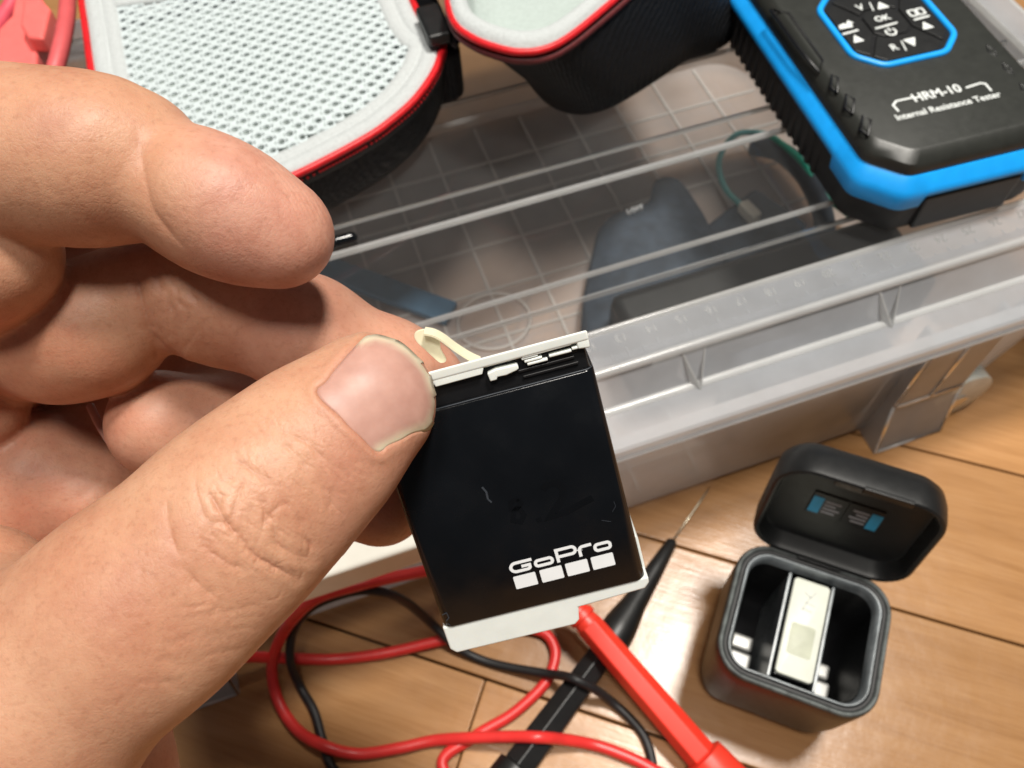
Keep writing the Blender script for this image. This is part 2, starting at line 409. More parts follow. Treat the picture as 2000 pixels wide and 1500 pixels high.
V, Fc = loft([inset(12.4, 81.1), inset(13.2, 82.0), inset(14.2, 82.1), inset(15, 81.6)]); mesh('rim_step', V, Fc, M['frost_rib'], boxr)
V, Fc = loft([inset(19.2, 93.5), inset(19.6, 95.3), inset(20.6, 95.8), inset(21.6, 95.15)]); mesh('rim_bead', V, Fc, M['frost_rib'], boxr)
# wall under the rim: step between wall top and lip
V, Fc = loft([ring(-176, 266, 104, 352, 28, 73.8), inset(.6, 73.4)]); mesh('rim_underside', V, Fc, M['frost'], boxr, smooth=False)
xb = [at_z(1357, 738, 81)[0], at_z(1727, 618, 81)[0]]; step = xb[1] - xb[0]
for k in (-3, -2, -1, 0, 1, 2):
    x = xb[0] + step * k
    if not -180 < x < 275: continue
    g = G()
    for s in (-5.0, 3.4):
        a = np.array([x, 108.5]); b = np.array([x + s, 116.5])
        w = .28
        g.add(bl([(a[0] - w, 107.5, 81.05), (a[0] + w, 107.5, 81.05), (b[0] + w, 116.3, 94.6), (b[0] - w, 116.3, 94.6), (b[0] + w, 114.5, 81.05), (b[0] - w, 114.5, 81.05)]),
              [(0, 1, 2, 3), (1, 4, 2), (0, 3, 5), (0, 5, 4, 1), (3, 2, 4, 5)])
    g.build('buttress', M['frost_rib'], boxr)
# ruler: ticks and numerals moulded on the front flange
ticks = G(); x0 = 60
for i in range(-140, 220):
    x = x0 + i * 1.03
    if not -190 < x < 278: continue
    L = 4.2 if i % 10 == 0 else (3.2 if i % 5 == 0 else 2.4)
    ticks.add(bl([(x - .13, 118.2, 95.22), (x + .13, 118.2, 95.22), (x + .13, 118.2 + L, 95.22), (x - .13, 118.2 + L, 95.22),
                  (x - .13, 118.2, 95.5), (x + .13, 118.2, 95.5), (x + .13, 118.2 + L, 95.5), (x - .13, 118.2 + L, 95.5)]),
              [(4, 5, 6, 7), (0, 1, 5, 4), (1, 2, 6, 5), (2, 3, 7, 6), (3, 0, 4, 7)])
ticks.build('ruler_ticks', M['frost_rim'], boxr, kind='stuff')
for i in range(-14, 22):
    x = x0 + i * 10.3
    if -185 < x < 272: text('ruler_numeral', str(i + 12 if i + 12 >= 0 else -(i + 12)), 4.2, bl([(x, 126.2, 95.35)])[0], M['ridge_thin'], boxr, yaw=180, ext=.06)
# bottom grid
bzz = 6.2
for x in np.arange(-123.0, 226, 25.2):
    V, Fc = boxg(x - .6, x + .6, 108, 328, 5.2, 6.4); mesh('bottom_rib', bl(V), Fc, M['grid'], boxr, smooth=False)
for y in np.arange(120, 325, 26):
    V, Fc = boxg(-136, 228, y - .55, y + .55, 5.1, 6.25); mesh('bottom_rib', bl(V), Fc, M['grid'], boxr, smooth=False)
V, Fc = tube(bl([(50 + 16.5 * math.cos(a), 207 + 15 * math.sin(a), 6.2) for a in np.linspace(0, 2 * math.pi, 40, endpoint=False)]), .8, 8, closed=True)
mesh('bottom_ring', V, Fc, M['grid'], boxr)
# feet with wheels
def foot(x0, x1, s, ty=94.5):
    ft_ = empty_child('foot', boxr)
    def pl(name, V, Fc): return mesh(name, bl(V), Fc, M['frost'], ft_, smooth=False)
    t = .7
    for x in (x0, x1):                                           # side cheeks, angled front edge
        P = [(x - t, 108, 0.2), (x - t, ty, 0.2), (x - t, 100, 30), (x - t, 100.5, 73), (x - t, 108, 73)]
        Q = [(x + t, y, z) for _, y, z in P]; n = 5
        pl('cheek', P + Q, [tuple(range(5)), tuple(reversed(range(5, 10)))] + [(i, i + 5, (i + 1) % 5 + 5, (i + 1) % 5) for i in range(5)])
    V, Fc = boxg(x0 + t, x1 - t, 99.5, 100.8, 30, 73); pl('front_plate', V, Fc)
    V = [(x0 + t, ty, .2), (x1 - t, ty, .2), (x1 - t, 100, 30), (x0 + t, 100, 30)]
    V2 = [(x, y + 1.1, z) for x, y, z in V]; pl('toe_plate', V + V2, [(0, 1, 2, 3), (7, 6, 5, 4), (0, 4, 5, 1), (1, 5, 6, 2), (2, 6, 7, 3), (3, 7, 4, 0)])
    for a_, b_ in (((x0, ty, .6), (x0, 100, 30)), ((x0, 100, 30), (x0, 100.4, 72)), ((x1, ty, .6), (x1, 100, 30)), ((x0, ty, .6), (x1, ty, .6)), ((x0 + 1, 99.4, 30), (x1 - 1, 99.4, 30)), (((x0 + x1) / 2, 99.2, 30.5), ((x0 + x1) / 2, 99.4, 72))):
        V, Fc = tube([a_, b_], .65, 8); mesh('edge_rib', bl(V), Fc, M['frost_rib'], ft_)
    cx = x1 + 4 if s > 0 else x0 - 4
    wv = axis_tube([(0, 12), (.8, 15), (10, 15), (10.8, 12)], (cx, 99, 15.2), (cx, 111, 15.2), 40)
    o = mesh('wheel', bl(wv[0]), wv[1], M['wheel'], ft_, smooth='auto')
    hv = axis_tube([(0, 4), (1.2, 3.4)], (cx, 98.2, 15.2), (cx, 99.5, 15.2), 20); mesh('hub', bl(hv[0]), hv[1], M['frost_rib'], ft_, smooth='auto')
def empty_child(name, parent):
    o = bpy.data.objects.new(name, None); COL.objects.link(o); o.parent = parent; o.empty_display_size = .01; return o
foot(177, 207, 1); foot(-117, -87, -1, 87)

# lid
lid = empty('box_lid', (45, 235, 96), label='clear plastic lid with long moulded ridges lying on the storage box', cat='lid')
def ll(v): return [(x - 45, y - 235, z - 96) for x, y, z in v]
g = rings_rr((-176.5, 266.5, 130.6, 339.4, 12), [(0, 93.2), (0, 96.1), (.7, 96.7)])
V, Fc = loft([ll(r) for r in g], cap1=True); mesh('panel', V, Fc, M['clear'], lid, smooth='auto')
def ridge(y, w, z0=95.4, z1=97.0, m='ridge', x0=-172, x1=262):
    P = [(y - w / 2 - .5, z0), (y + w / 2 + .5, z0), (y + w / 2, z1 - .5), (y + w / 2 - .5, z1), (y - w / 2 + .5, z1), (y - w / 2, z1 - .5)]
    V = [(x0, a, b) for a, b in P] + [(x1, a, b) for a, b in P]; n = len(P)
    Fc = [tuple(reversed(range(n))), tuple(range(n, 2 * n))] + [(i, (i + 1) % n, n + (i + 1) % n, n + i) for i in range(n)]
    return mesh('ridge', ll(V), Fc, M[m], lid, smooth=False)
for y, w in ((143.5, .5), (152.3, 1.0), (189.4, 1.7), (201.5, .55), (236, .9), (246, .5), (283, 1.6), (318, .8)): ridge(y, w, m='ridge' if w > .8 else 'ridge_thin')

# things kept in the box
def item(name, o, label, cat): o['label'] = label; o['category'] = cat; return o
poly = [at_z(x, y, 22)[:2] for x, y in [(1160, 470), (1188, 418), (1262, 392), (1280, 345), (1325, 342), (1365, 392), (1392, 440), (1420, 520), (1380, 610), (1150, 660)]]
bag = empty('cloth_pouch', (*np.mean(poly, axis=0), 5), label='dark navy drawstring pouch lying under the clear lid inside the box', cat='pouch')
bc = np.mean(poly, axis=0)
pl_ = catmull([p - bc for p in poly], 4, closed=True)
pl_ = pl_ if sum(pl_[i][0] * pl_[(i + 1) % len(pl_)][1] - pl_[(i + 1) % len(pl_)][0] * pl_[i][1] for i in range(len(pl_))) > 0 else pl_[::-1]
V, Fc = loft([[(p[0] * s, p[1] * s, z) for p in pl_] for s, z in ((.9, 1.5), (1, 7), (1, 12), (.93, 17), (.6, 20), (.2, 21))], cap0=True, cap1=True)
mesh('bag_body', V, Fc, M['navy'], bag)
a = at_z(1237, 402, 26)
text('print', 'LOIT', 3.0, (a[0] - bc[0], a[1] - bc[1] - 2, 20.4), M['print_white'], bag, yaw=2, ext=.9, sx=1.3)
o = box('tool_case', -64, 64, -20, 20, 0, 34, M['black_matte'], None, bev=5, seg=3, label='long black case lying behind the front wall of the box', cat='case'); o.location = (.156, .160, .0063)
o = box('soft_case', -30, 30, -13, 13, 0, 44, M['navy'], None, bev=7, seg=4, label='dark navy soft case pressed against the front wall inside the box', cat='case'); o.location = (.150, .1215, .0063)
o = box('flat_strip', -40, 40, -6, 6, 0, 4, M['slate'], None, bev=.8, label='slate blue flat strip lying on the ribbed box bottom', cat='strip')
o.location = (.004, .243, .0066); o.rotation_euler = (0, 0, math.radians(-44))
def cable_px(name, pts, r, mat, parent=None, per=8, **kw):
    P = catmull([at_z(*p) for p in pts], per); V, Fc = tube(P, r, 12); return mesh(name, V, Fc, mat, parent, **kw)
gc = empty('usb_cable', at_z(1440, 350, 8), label='teal and green cable with an ivory plug inside the box', cat='cable')
def rel(o, V): l = np.array(o.location) / S; return [tuple(np.asarray(v) - l) for v in V]
P = catmull([at_z(*p) for p in [(1500, 262, 16), (1440, 262, 18), (1405, 310, 14), (1415, 365, 16), (1452, 405, 22)]], 8); V, Fc = tube(P, 1.5, 10); mesh('cord', rel(gc, V), Fc, M['teal'], gc)
P = catmull([at_z(*p) for p in [(1500, 262, 16), (1560, 310, 20), (1600, 370, 18), (1660, 420, 14)]], 8); V, Fc = tube(P, 1.7, 10); mesh('cord', rel(gc, V), Fc, M['green'], gc)
V, Fc = axis_tube([(0, 2), (1, 3.4), (10, 3.6), (11, 3)], at_z(1448, 398, 22), at_z(1490, 442, 22), 4, math.pi / 4); mesh('plug', rel(gc, V), Fc, M['ivory'], gc, smooth=False)
P = catmull([at_z(*p) for p in [(1470, 285, 10), (1530, 300, 14), (1585, 360, 16), (1610, 450, 12), (1560, 480, 10)]], 8)
V, Fc = tube(P, 5, 10); mesh('webbing_strap', V, Fc, M['navy'], None, label='dark navy webbing strap curled beside the green cable', cat='strap')
o = box('small_bag', -22, 22, -16, 16, 0, 12, M['navy'], None, bev=4, seg=3, label='small dark bag next to the ivory plug in the box', cat='bag'); p = at_z(1470, 440, 20); o.location = (p[0] * S, p[1] * S, .0062); o.rotation_euler[2] = .4
V, Fc = boxg(-92, 12, 87.5, 97.2, 67, 81.5); bevel(mesh('latch', bl(V), Fc, M['card'], boxr, smooth=False, label='cream white latch on the box rim'), 1.6, 3)

# ------------------------------------------------------------------ held battery
RB = np.array([[0.96553059, 0.25755455, -0.03763415], [-0.25476858, 0.90549887, -0.33935936], [-0.05332587, 0.33724984, 0.93990366]])
TB = np.array([.432462646, 18.7309561, 125.003549])
WR = W @ RB; pos = W @ TB + np.array([0, 0, HCAM])
bm4 = Matrix.Identity(4)
for i in range(3):
    bm4[i][0] = WR[i, 0]; bm4[i][1] = -WR[i, 1]; bm4[i][2] = -WR[i, 2]; bm4[i][3] = pos[i] * S
batt = empty('camera_battery', mat=bm4, label='black rechargeable battery with white end caps held between thumb and finger', cat='battery')
def rbx(name, x0, x1, y0, y1, z0, z1, r, mat, parent, edge=.5, n=6, **kw):   # rounded in xy, softened z edges
    V, Fc = loft(rings_rr((x0, x1, y0, y1, r), [(edge, z0), (edge * .3, z0 + edge * .3), (0, z0 + edge), (0, z1 - edge), (edge * .3, z1 - edge * .3), (edge, z1)], n), cap0=True, cap1=True)
    return mesh(name, V, Fc, mat, parent, smooth='auto', **kw)
# wrapped body: section in x-z swept along y so that the long edges are round
def wrap(y0, y1, hw, z0, z1, r, e=.35):
    sec = lambda d: rr(-hw + d, hw - d, z0 + d, z1 - d, r, 8)
    rings = [[(x, y, z) for x, z in sec(d)] for y, d in ((y0, e), (y0 + e * .4, e * .3), (y0 + e, 0), (y1 - e, 0), (y1 - e * .4, e * .3), (y1, e))]
    rings = [list(reversed(r_)) for r_ in rings]
    return loft(rings, cap0=True, cap1=True)
V, Fc = wrap(-18.4, 18.5, 16.75, -12.9, 0, 1.5); body = mesh('label_wrap', V, Fc, M['black_gloss'], batt, smooth='auto')
def yz_solid(prof, x0, x1):                         # profile in (y, z), extruded along x
    n = len(prof); V = [(x0, y, z) for y, z in prof] + [(x1, y, z) for y, z in prof]
    return V, [tuple(range(n)), tuple(reversed(range(n, 2 * n)))] + [(i, n + i, n + (i + 1) % n, (i + 1) % n) for i in range(n)]
V, Fc = yz_solid([(18.2, -12.4), (18.2, -.95), (22.6, -.95), (19.2, -12.4)], -16.2, 16.2); bevel(mesh('recess_band', V, Fc, M['black_recess'], batt, smooth=False), .5)
# fine pale line along the top edge of the wrap
V, Fc = tube([(-16.3, 18.48, -.25), (-4, 18.5, -.22), (2, 18.53, -.2), (9, 18.5, -.22), (15.8, 18.5, -.3), (16.6, 18.55, -.9)], .11, 6); mesh('wrap_edge', V, Fc, M['scratch'], body)
for k, (xa, xb_, y) in enumerate(((6.5, 14.8, 19.7), (6, 14.4, 20.7), (7.2, 15, 21.6))):
    V, Fc = boxg(xa, xb_, y - .22, y + .22, -.95, -.55); bevel(mesh('recess_rib', V, Fc, M['black_recess'], batt, smooth=False), .12)
# white top cap: lid plate, front skirt, broken latch pieces
V, Fc = yz_solid([(22.9, .2), (24.45, .3), (20.3, -12.9), (18.9, -12.9)], -17.0, 17.0); cap = bevel(mesh('top_cap', V, Fc, M['white_plastic'], batt, smooth=False), .35, 3)
V, Fc = prism([(-13.6, 23.2), (-13.4, 22.3), (-12.9, 22.0), (-7.4, 22.05), (-7.3, 22.35), (-6.1, 22.3), (-6.0, 21.9), (1.0, 21.95), (1.6, 23.2)], -1.6, .12); bevel(mesh('skirt', V, Fc, M['white_plastic'], cap, smooth=False), .18)
V, Fc = prism([(6.9, 23.2), (7.2, 22.7), (14.3, 22.75), (14.6, 23.2)], -1.4, .1); bevel(mesh('skirt', V, Fc, M['white_plastic'], cap, smooth=False), .15)
V, Fc = prism([(15.2, 23.2), (15.1, 21.9), (16.9, 21.7), (16.95, 23.2)], -2.4, .12); bevel(mesh('latch', V, Fc, M['white_plastic'], cap, smooth=False), .25)
V, Fc = prism([(1.7, 21.9), (1.8, 20.6), (2.8, 20.6), (3.0, 21.0), (4.3, 20.9), (5.9, 21.2), (6.3, 21.4), (6.2, 22.1), (3.0, 22.2)], -1.5, .2); bevel(mesh('latch', V, Fc, M['white_plastic'], cap, smooth=False), .2)
for xa, xb_, y in ((7.0, 9.4, 22.6), (7.3, 9.9, 22.1), (7.6, 10.6, 21.6), (10.9, 14.2, 21.95), (14.3, 15.3, 22.15)):
    V, Fc = boxg(xa, xb_, y - .2, y + .2, -1.3, 0); bevel(mesh('fin', V, Fc, M['white_plastic'], cap, smooth=False), .12)
# white bottom: stepped tab and right-hand tongue
V, Fc = prism([(-16.95, -18.2), (-16.95, -22.6), (-16.1, -23.6), (3.9, -23.75), (4.75, -23.0), (5.2, -20.7), (16.3, -20.25), (17.15, -19.3), (17.2, -18.2)], -12.6, -.35)
bevel(mesh('bottom_cap', V, Fc, M['white_plastic'], batt, smooth=False), .35, 3)
V, Fc = prism([(16.2, -18.6), (17.25, -18.6), (17.25, -12.6), (16.95, -12.1), (16.2, -12.1)], -11.5, -3.2); bevel(mesh('side_tongue', V, Fc, M['white_plastic'], batt, smooth=False), .2)
# pull tab loop of cream tape
prof = [(.6, 21.9, -6.6), (-.8, 23.3, -6.3), (-2.4, 25.3, -6.1), (-3.6, 27.0, -6.0), (-4.7, 28.1, -6.0), (-6.0, 28.75, -6.1)]
wid = [1.6, 1.6, 1.7, 1.9, 2.0, 2.0]
C_ = catmull(prof, 6); V = []; Fc = []
wv = np.array([.10, .12, -1.0]); wv /= np.linalg.norm(wv)
for i, p in enumerate(C_):
    t = C_[min(i + 1, len(C_) - 1)] - C_[max(i - 1, 0)]; nn = np.cross(t, wv); nn /= np.linalg.norm(nn)
    for a, b in ((-1.2, -.16), (1.2, -.16), (1.2, .16), (-1.2, .16)): V.append(p + wv * a + nn * b)
for i in range(len(C_) - 1):
    for k in range(4):
        l_ = (k + 1) % 4; Fc.append((i * 4 + k, i * 4 + l_, i * 4 + 4 + l_, i * 4 + 4 + k))
Fc += [(3, 2, 1, 0), tuple(len(C_) * 4 - 4 + k for k in range(4))]
mesh('pull_strap', V, Fc, M['cream_tape'], batt, smooth='auto')
V, Fc = prism([tuple(q) for q in catmull([(-6.3, 28.95), (-7.3, 28.85), (-7.75, 28.2), (-7.6, 27.2), (-6.9, 26.0), (-6.2, 24.7), (-5.2, 23.2), (-4.2, 23.4), (-4.5, 25.2), (-4.3, 26.6), (-4.6, 27.9), (-5.3, 28.7)], 4, closed=True)], -6.9, -6.5); pt = bevel(mesh('pull_tab', V, Fc, M['cream_tape'], batt, smooth=False), .1)
# printed logo
Z0, Z1 = -.03, .035
lg = G()
def arc(cx, cy, rx, ry, a0, a1, n=10): return [(cx + rx * math.cos(math.radians(a0 + (a1 - a0) * k / n)), cy + ry * math.sin(math.radians(a0 + (a1 - a0) * k / n))) for k in range(n + 1)]
def sq_o(x0, x1, y0, y1, r): return rr(x0, x1, y0, y1, r, 5)
wd = .50
lg.add(*stroke([(.12, -9.62), (-2.4, -9.62)] + arc(-2.55, -10.4, .85, .78, 95, 265) + [(-.9, -11.18)] + arc(-.85, -10.83, .45, .35, -90, 0, 4) + [(-.4, -10.45), (-1.7, -10.45)], wd, Z0, Z1))
lg.add(*stroke(sq_o(.55, 3.25, -11.15, -10.15, .45), wd, Z0, Z1, closed=True))
lg.add(*stroke([(4.15, -11.4), (4.15, -9.2), (6.5, -9.2)] + arc(6.55, -9.82, .58, .62, 90, -90, 8) + [(4.4, -10.44)], wd, Z0, Z1))
lg.add(*stroke([(7.75, -11.35), (7.75, -10.2)] + arc(8.35, -10.2, .6, .55, 180, 95, 6) + [(9.75, -9.62)], wd, Z0, Z1))
lg.add(*stroke(sq_o(10.2, 12.6, -11.05, -9.95, .45), wd, Z0, Z1, closed=True))
lo = lg.build('logo_lettering', M['print_white'], body)
for x0 in (-3.5, .78, 4.93, 9.08):
    V, Fc = prism(rr(x0, x0 + 3.58, -14.3, -11.98, .18, 3), Z0, Z1); mesh('logo_square', V, Fc, M['print_white'], body, smooth=False)
# faint marker digit, scratches, small nick
g = G(); g.add(*stroke([(4.8, 1.6), (5.6, 2.3), (7.0, 2.3), (7.9, 1.2), (7.4, -.6), (5.4, -2.6), (4.6, -3.3), (7.6, -3.0), (9.6, -2.4), (11.8, -1.8)], 1.1, Z0, .03))
g.add(*stroke([(.9, 1.2), (-.4, .9), (-.6, -.2), (.6, -.5), (1.0, -1.8), (.2, -2.8), (-.9, -2.2), (-.4, -.8), (1.0, .2), (.9, 1.2)], .8, Z0, .03)); g.add(*stroke([(2.6, -3.2), (3.4, -3.2)], .8, Z0, .03))
g.build('marker_digit', M['mark'], body)
g = G()
for pts, w in (([(-3.9, 4.6), (-3.5, 3.6), (-3.6, 2.4)], .3), ([(-3.6, 2.4), (-3.2, 1.7)], .25), ([(12.3, -6.0), (13.6, -6.6)], .07), ([(14.2, -5.0), (14.9, -4.2), (14.8, -3.3)], .05), ([(-16.2, -15.6), (-15.4, -15.4), (-15.3, -16.4), (-15.9, -16.9)], .12), ([(-15.8, -17.4), (-15.5, -17.9)], .1)):
    V, Fc = stroke(pts, w, Z0, .025); mesh('scratch', V, Fc, M['scratch'], body, smooth=False)

# ------------------------------------------------------------------ hand (one continuous surface from blended tapered limbs)
def seg_d(P, a, b, ra, rb, flat=None):
    ab = b - a; L2 = float(ab @ ab) + 1e-9; q = P - a
    t = np.clip(q @ ab / L2, 0, 1).astype(np.float32)
    v = q - t[:, None] * ab; r = ra + (rb - ra) * t
    if flat is not None:
        n_, f_ = flat; c = v @ n_; v = v + (c * (1 / f_ - 1))[:, None] * n_
    return np.sqrt((v * v).sum(1)) - r
def smin(a, b, k):
    h = np.maximum(k - np.abs(a - b), 0) / k; return np.minimum(a, b) - h * h * k * .25
def chain(pts, flat=None):
    out = []
    for (x, y, d, r), (x2, y2, d2, r2) in zip(pts[:-1], pts[1:]): out.append((camp(x, y, d), camp(x2, y2, d2), r, r2, flat))
    return out
ZN = np.array([0, 0, 1.0])
tn = np.array([-.34, .25, .905]); tn /= np.linalg.norm(tn)
GR = {
 'palm': (9.0, chain([(-220, 700, 148, 13), (-190, 830, 158, 14), (-150, 960, 164, 14), (-110, 1080, 164, 14)]) + chain([(-220, 700, 148, 13), (-160, 1150, 150, 20), (-60, 1500, 140, 23)])
          + chain([(-110, 1080, 164, 14), (-20, 1350, 156, 20), (40, 1580, 140, 23)]) + chain([(10, 1560, 138, 25), (70, 2150, 134, 27), (90, 2650, 132, 31)])
          + chain([(85, 925, 151, 10.5), (180, 965, 152, 9.5)]) + chain([(-110, 1080, 160, 14), (90, 940, 156, 10)]) + chain([(0, 500, 141, 10), (100, 505, 140, 10), (190, 545, 139, 9.5)]) ),
 'thumb': (6.0, chain([(716, 786, 110.5, 9.4), (600, 890, 107.5, 10.3), (478, 1004, 104.5, 11.5), (375, 1105, 102.5, 11.3), (260, 1200, 101, 12.4), (20, 1400, 101, 15.5)], (tn, .86))
          + chain([(20, 1400, 103, 15.5), (-190, 1560, 116, 24)]) + chain([(-40, 1165, 114, 10), (-20, 1300, 108, 14)])),
 'index_tip': (5.0, chain([(556, 462, 112, 6.6), (500, 440, 111.5, 7.2), (420, 402, 110.6, 8.1), (362, 372, 110.6, 8.5)])),
 'index': (5.0, chain([(268, 326, 111.5, 8.9), (225, 318, 111, 9.7), (130, 310, 110, 10.2), (0, 300, 110, 10.4), (-130, 330, 114, 11)])),
 'index_base': (5.0, chain([(-150, 360, 116, 10.5), (-34, 492, 114.5, 9.0), (-120, 640, 132, 10.5), (-220, 700, 148, 13)])),
 'middle': (4.0, chain([(822, 752, 142, 7.9), (760, 730, 139, 8.6), (600, 655, 132, 9.0), (430, 590, 129, 9.2), (345, 566, 128.5, 9.2)]) ),
 'middle_base': (4.0, chain([(265, 585, 128.8, 9.0), (185, 640, 129.5, 10.0), (115, 655, 132, 10.2), (20, 690, 150, 9.5), (-190, 830, 158, 14)])),
 'ring': (5.0, chain([(744, 972, 147, 8.7), (620, 930, 149, 9.2), (470, 850, 146, 9.3), (318, 828, 139.5, 9.2)]) + chain([(500, 770, 156, 11), (400, 740, 158, 11)])),
 'ring_base': (5.0, chain([(300, 800, 160, 9), (60, 830, 168, 10), (-150, 960, 168, 13)])),
 'little': (5.0, chain([(-28, 805, 143, 6.8), (-80, 860, 152, 9), (-110, 1080, 164, 14)])),
}
def group_d(name, P):
    k, prims = GR[name]; d = None
    for pr in prims:
        e = seg_d(P, *pr); d = e if d is None else smin(d, e, k)
    return d
ORDER = (('thumb', 4.0), ('ring_base', 3.0), ('ring', 1.0), ('little', 1.0), ('middle_base', 1.2), ('middle', 2.6), ('index_base', .9), ('index', .9), ('index_tip', 1.5))
def hand_field(res):
    lo = np.array([-165., -60, 84]); hi = np.array([6., 186, 192])
    n = np.ceil((hi - lo) / res).astype(int)
    ax = [lo[i] + res * np.arange(n[i]) for i in range(3)]
    fields = {}
    def gfield(name):
        k, prims = GR[name]; Fd = np.full(n, 12., np.float32)
        for (a, b, ra, rb, fl) in prims:
            m = max(ra, rb) + 7
            i0 = np.maximum(((np.minimum(a, b) - m - lo) / res).astype(int), 0); i1 = np.minimum(((np.maximum(a, b) + m - lo) / res).astype(int) + 1, n)
            if (i1 <= i0).any(): continue
            gx, gy, gz = np.meshgrid(*[ax[i][i0[i]:i1[i]] for i in range(3)], indexing='ij')
            P = np.stack([gx.ravel(), gy.ravel(), gz.ravel()], 1).astype(np.float32)
            e = seg_d(P, a.astype(np.float32), b.astype(np.float32), ra, rb, None if fl is None else (fl[0].astype(np.float32), fl[1])).reshape(gx.shape)
            sl = tuple(slice(i0[i], i1[i]) for i in range(3)); Fd[sl] = smin(Fd[sl], e, k)
        return Fd
    Fd = gfield('palm')
    for nm, k in ORDER: Fd = smin(Fd, gfield(nm), k)
    return Fd, lo
def surface_nets(D, lo, res):
    s = D < 0; nx, ny, nz = D.shape
    cnt = np.zeros((nx - 1, ny - 1, nz - 1), np.int8)
    for dx in (0, 1):
        for dy in (0, 1):
            for dz in (0, 1): cnt += s[dx:nx - 1 + dx, dy:ny - 1 + dy, dz:nz - 1 + dz]
    act = (cnt > 0) & (cnt < 8); idx = np.full(act.shape, -1, np.int32); C = np.argwhere(act); idx[act] = np.arange(len(C))
    acc = np.zeros((len(C), 3)); num = np.zeros(len(C))
    cor = [(a, b, c) for a in (0, 1) for b in (0, 1) for c in (0, 1)]
    val = {c: D[C[:, 0] + c[0], C[:, 1] + c[1], C[:, 2] + c[2]] for c in cor}
    for c in cor:
        for i in range(3):
            if c[i] == 0:
                e = list(c); e[i] = 1; e = tuple(e); a, b = val[c], val[e]; m = (a < 0) != (b < 0)
                t = np.where(m, a / (a - b + 1e-12), 0); p = np.tile(np.array(c, float), (len(C), 1)); p[:, i] = t
                acc[m] += p[m]; num[m] += 1
    V = lo + res * (C + acc / num[:, None]); Q = []
    for i in range(3):
        j, k = (i + 1) % 3, (i + 2) % 3
        sl0 = [slice(1, -1)] * 3; sl1 = [slice(1, -1)] * 3; sl0[i] = slice(0, -1); sl1[i] = slice(1, None)
        A, B = s[tuple(sl0)], s[tuple(sl1)]; E_ = np.argwhere(A != B); inside = A[tuple(E_.T)]
        base = E_.copy(); base[:, j] += 1; base[:, k] += 1
        def cell(oj, ok):
            q = base.copy(); q[:, j] += oj; q[:, k] += ok; return idx[tuple(q.T)]
        quad = np.stack([cell(-1, -1), cell(0, -1), cell(0, 0), cell(-1, 0)], 1)
        quad[~inside] = quad[~inside][:, ::-1]; Q.append(quad)
    Q = np.concatenate(Q); Q = Q[(Q >= 0).all(1)]
    return V, Q
def vnormals(V, Q):
    nrm = np.cross(V[Q[:, 2]] - V[Q[:, 0]], V[Q[:, 3]] - V[Q[:, 1]]); N = np.zeros_like(V)
    for k in range(4): np.add.at(N, Q[:, k], nrm)
    return N / (np.linalg.norm(N, axis=1)[:, None] + 1e-12)
def laplace(V, Q, it, lam):
    A = np.concatenate([Q[:, [0, 1]], Q[:, [1, 2]], Q[:, [2, 3]], Q[:, [3, 0]]]); A = np.concatenate([A, A[:, ::-1]])
    dg = np.bincount(A[:, 0], minlength=len(V))[:, None]
    for _ in range(it):
        Sm = np.stack([np.bincount(A[:, 0], weights=V[A[:, 1], k], minlength=len(V)) for k in range(3)], 1); V = V + lam * (Sm / dg - V)
    return V
def subdivide(V, faces_in, sel):                           # split selected quads 1->4, neighbours become n-gons
    ed = {}; cnt = len(V); faces = []; extra = []
    def mid(a, b):
        nonlocal cnt
        key = (a, b) if a < b else (b, a)
        if key not in ed: ed[key] = cnt; extra.append((V[a] + V[b]) / 2); cnt += 1
        return ed[key]
    for q, s_ in zip(faces_in, sel):
        if s_:
            m = [mid(q[i], q[(i + 1) % 4]) for i in range(4)]; c = cnt; extra.append((V[q[0]] + V[q[1]] + V[q[2]] + V[q[3]]) / 4); cnt += 1
            for i in range(4): faces.append((q[i], m[i], c, m[i - 1]))
    for q, s_ in zip(faces_in, sel):
        if not s_:
            f = []; n_ = len(q)
            for i in range(n_):
                a, b = q[i], q[(i + 1) % n_]; f.append(a); key = (a, b) if a < b else (b, a)
                if key in ed: f.append(ed[key])
            faces.append(tuple(f))
    return np.concatenate([V, np.array(extra)]), faces
RES = .62
Fd, lo_ = hand_field(RES)
HV, HQ = surface_nets(Fd, lo_, RES); del Fd
HV = laplace(HV, HQ, 3, .5)
def project(P): return np.stack([CX + F * P[:, 0] / P[:, 2], CY + F * P[:, 1] / P[:, 2]], 1)
def owner(P):
    D = np.stack([group_d(nm, P) for nm in GR]); return np.array([q.replace('_tip', '').replace('_base', '') for q in GR])[D.argmin(0)]
# refine what the lens sees of the thumb and the near finger creases
px = project(HV); N = vnormals(HV, HQ); own = owner(HV)
front = (N * HV).sum(1) < 0
inb = (px[:, 0] > -60) & (px[:, 0] < 900) & (px[:, 1] > 120) & (px[:, 1] < 1540)
selv = front & inb & ((own == 'thumb') | (own == 'index') | (own == 'middle'))
sel = selv[HQ].all(1)
HV2, HF = subdivide(HV, HQ.tolist(), sel)
px2 = project(HV2); dpt = HV2[:, 2]
kn = (px2[:, 0] > 310) & (px2[:, 0] < 720) & (px2[:, 1] > 740) & (px2[:, 1] < 1210) & (dpt < 106)
kn |= (px2[:, 0] > 600) & (px2[:, 0] < 860) & (px2[:, 1] > 640) & (px2[:, 1] < 900) & (dpt < 110)
HV2, HF = subdivide(HV2, HF, [len(f) == 4 and bool(kn[f[0]] and kn[f[1]] and kn[f[2]] and kn[f[3]]) for f in HF])
tmp_n = len(HV)
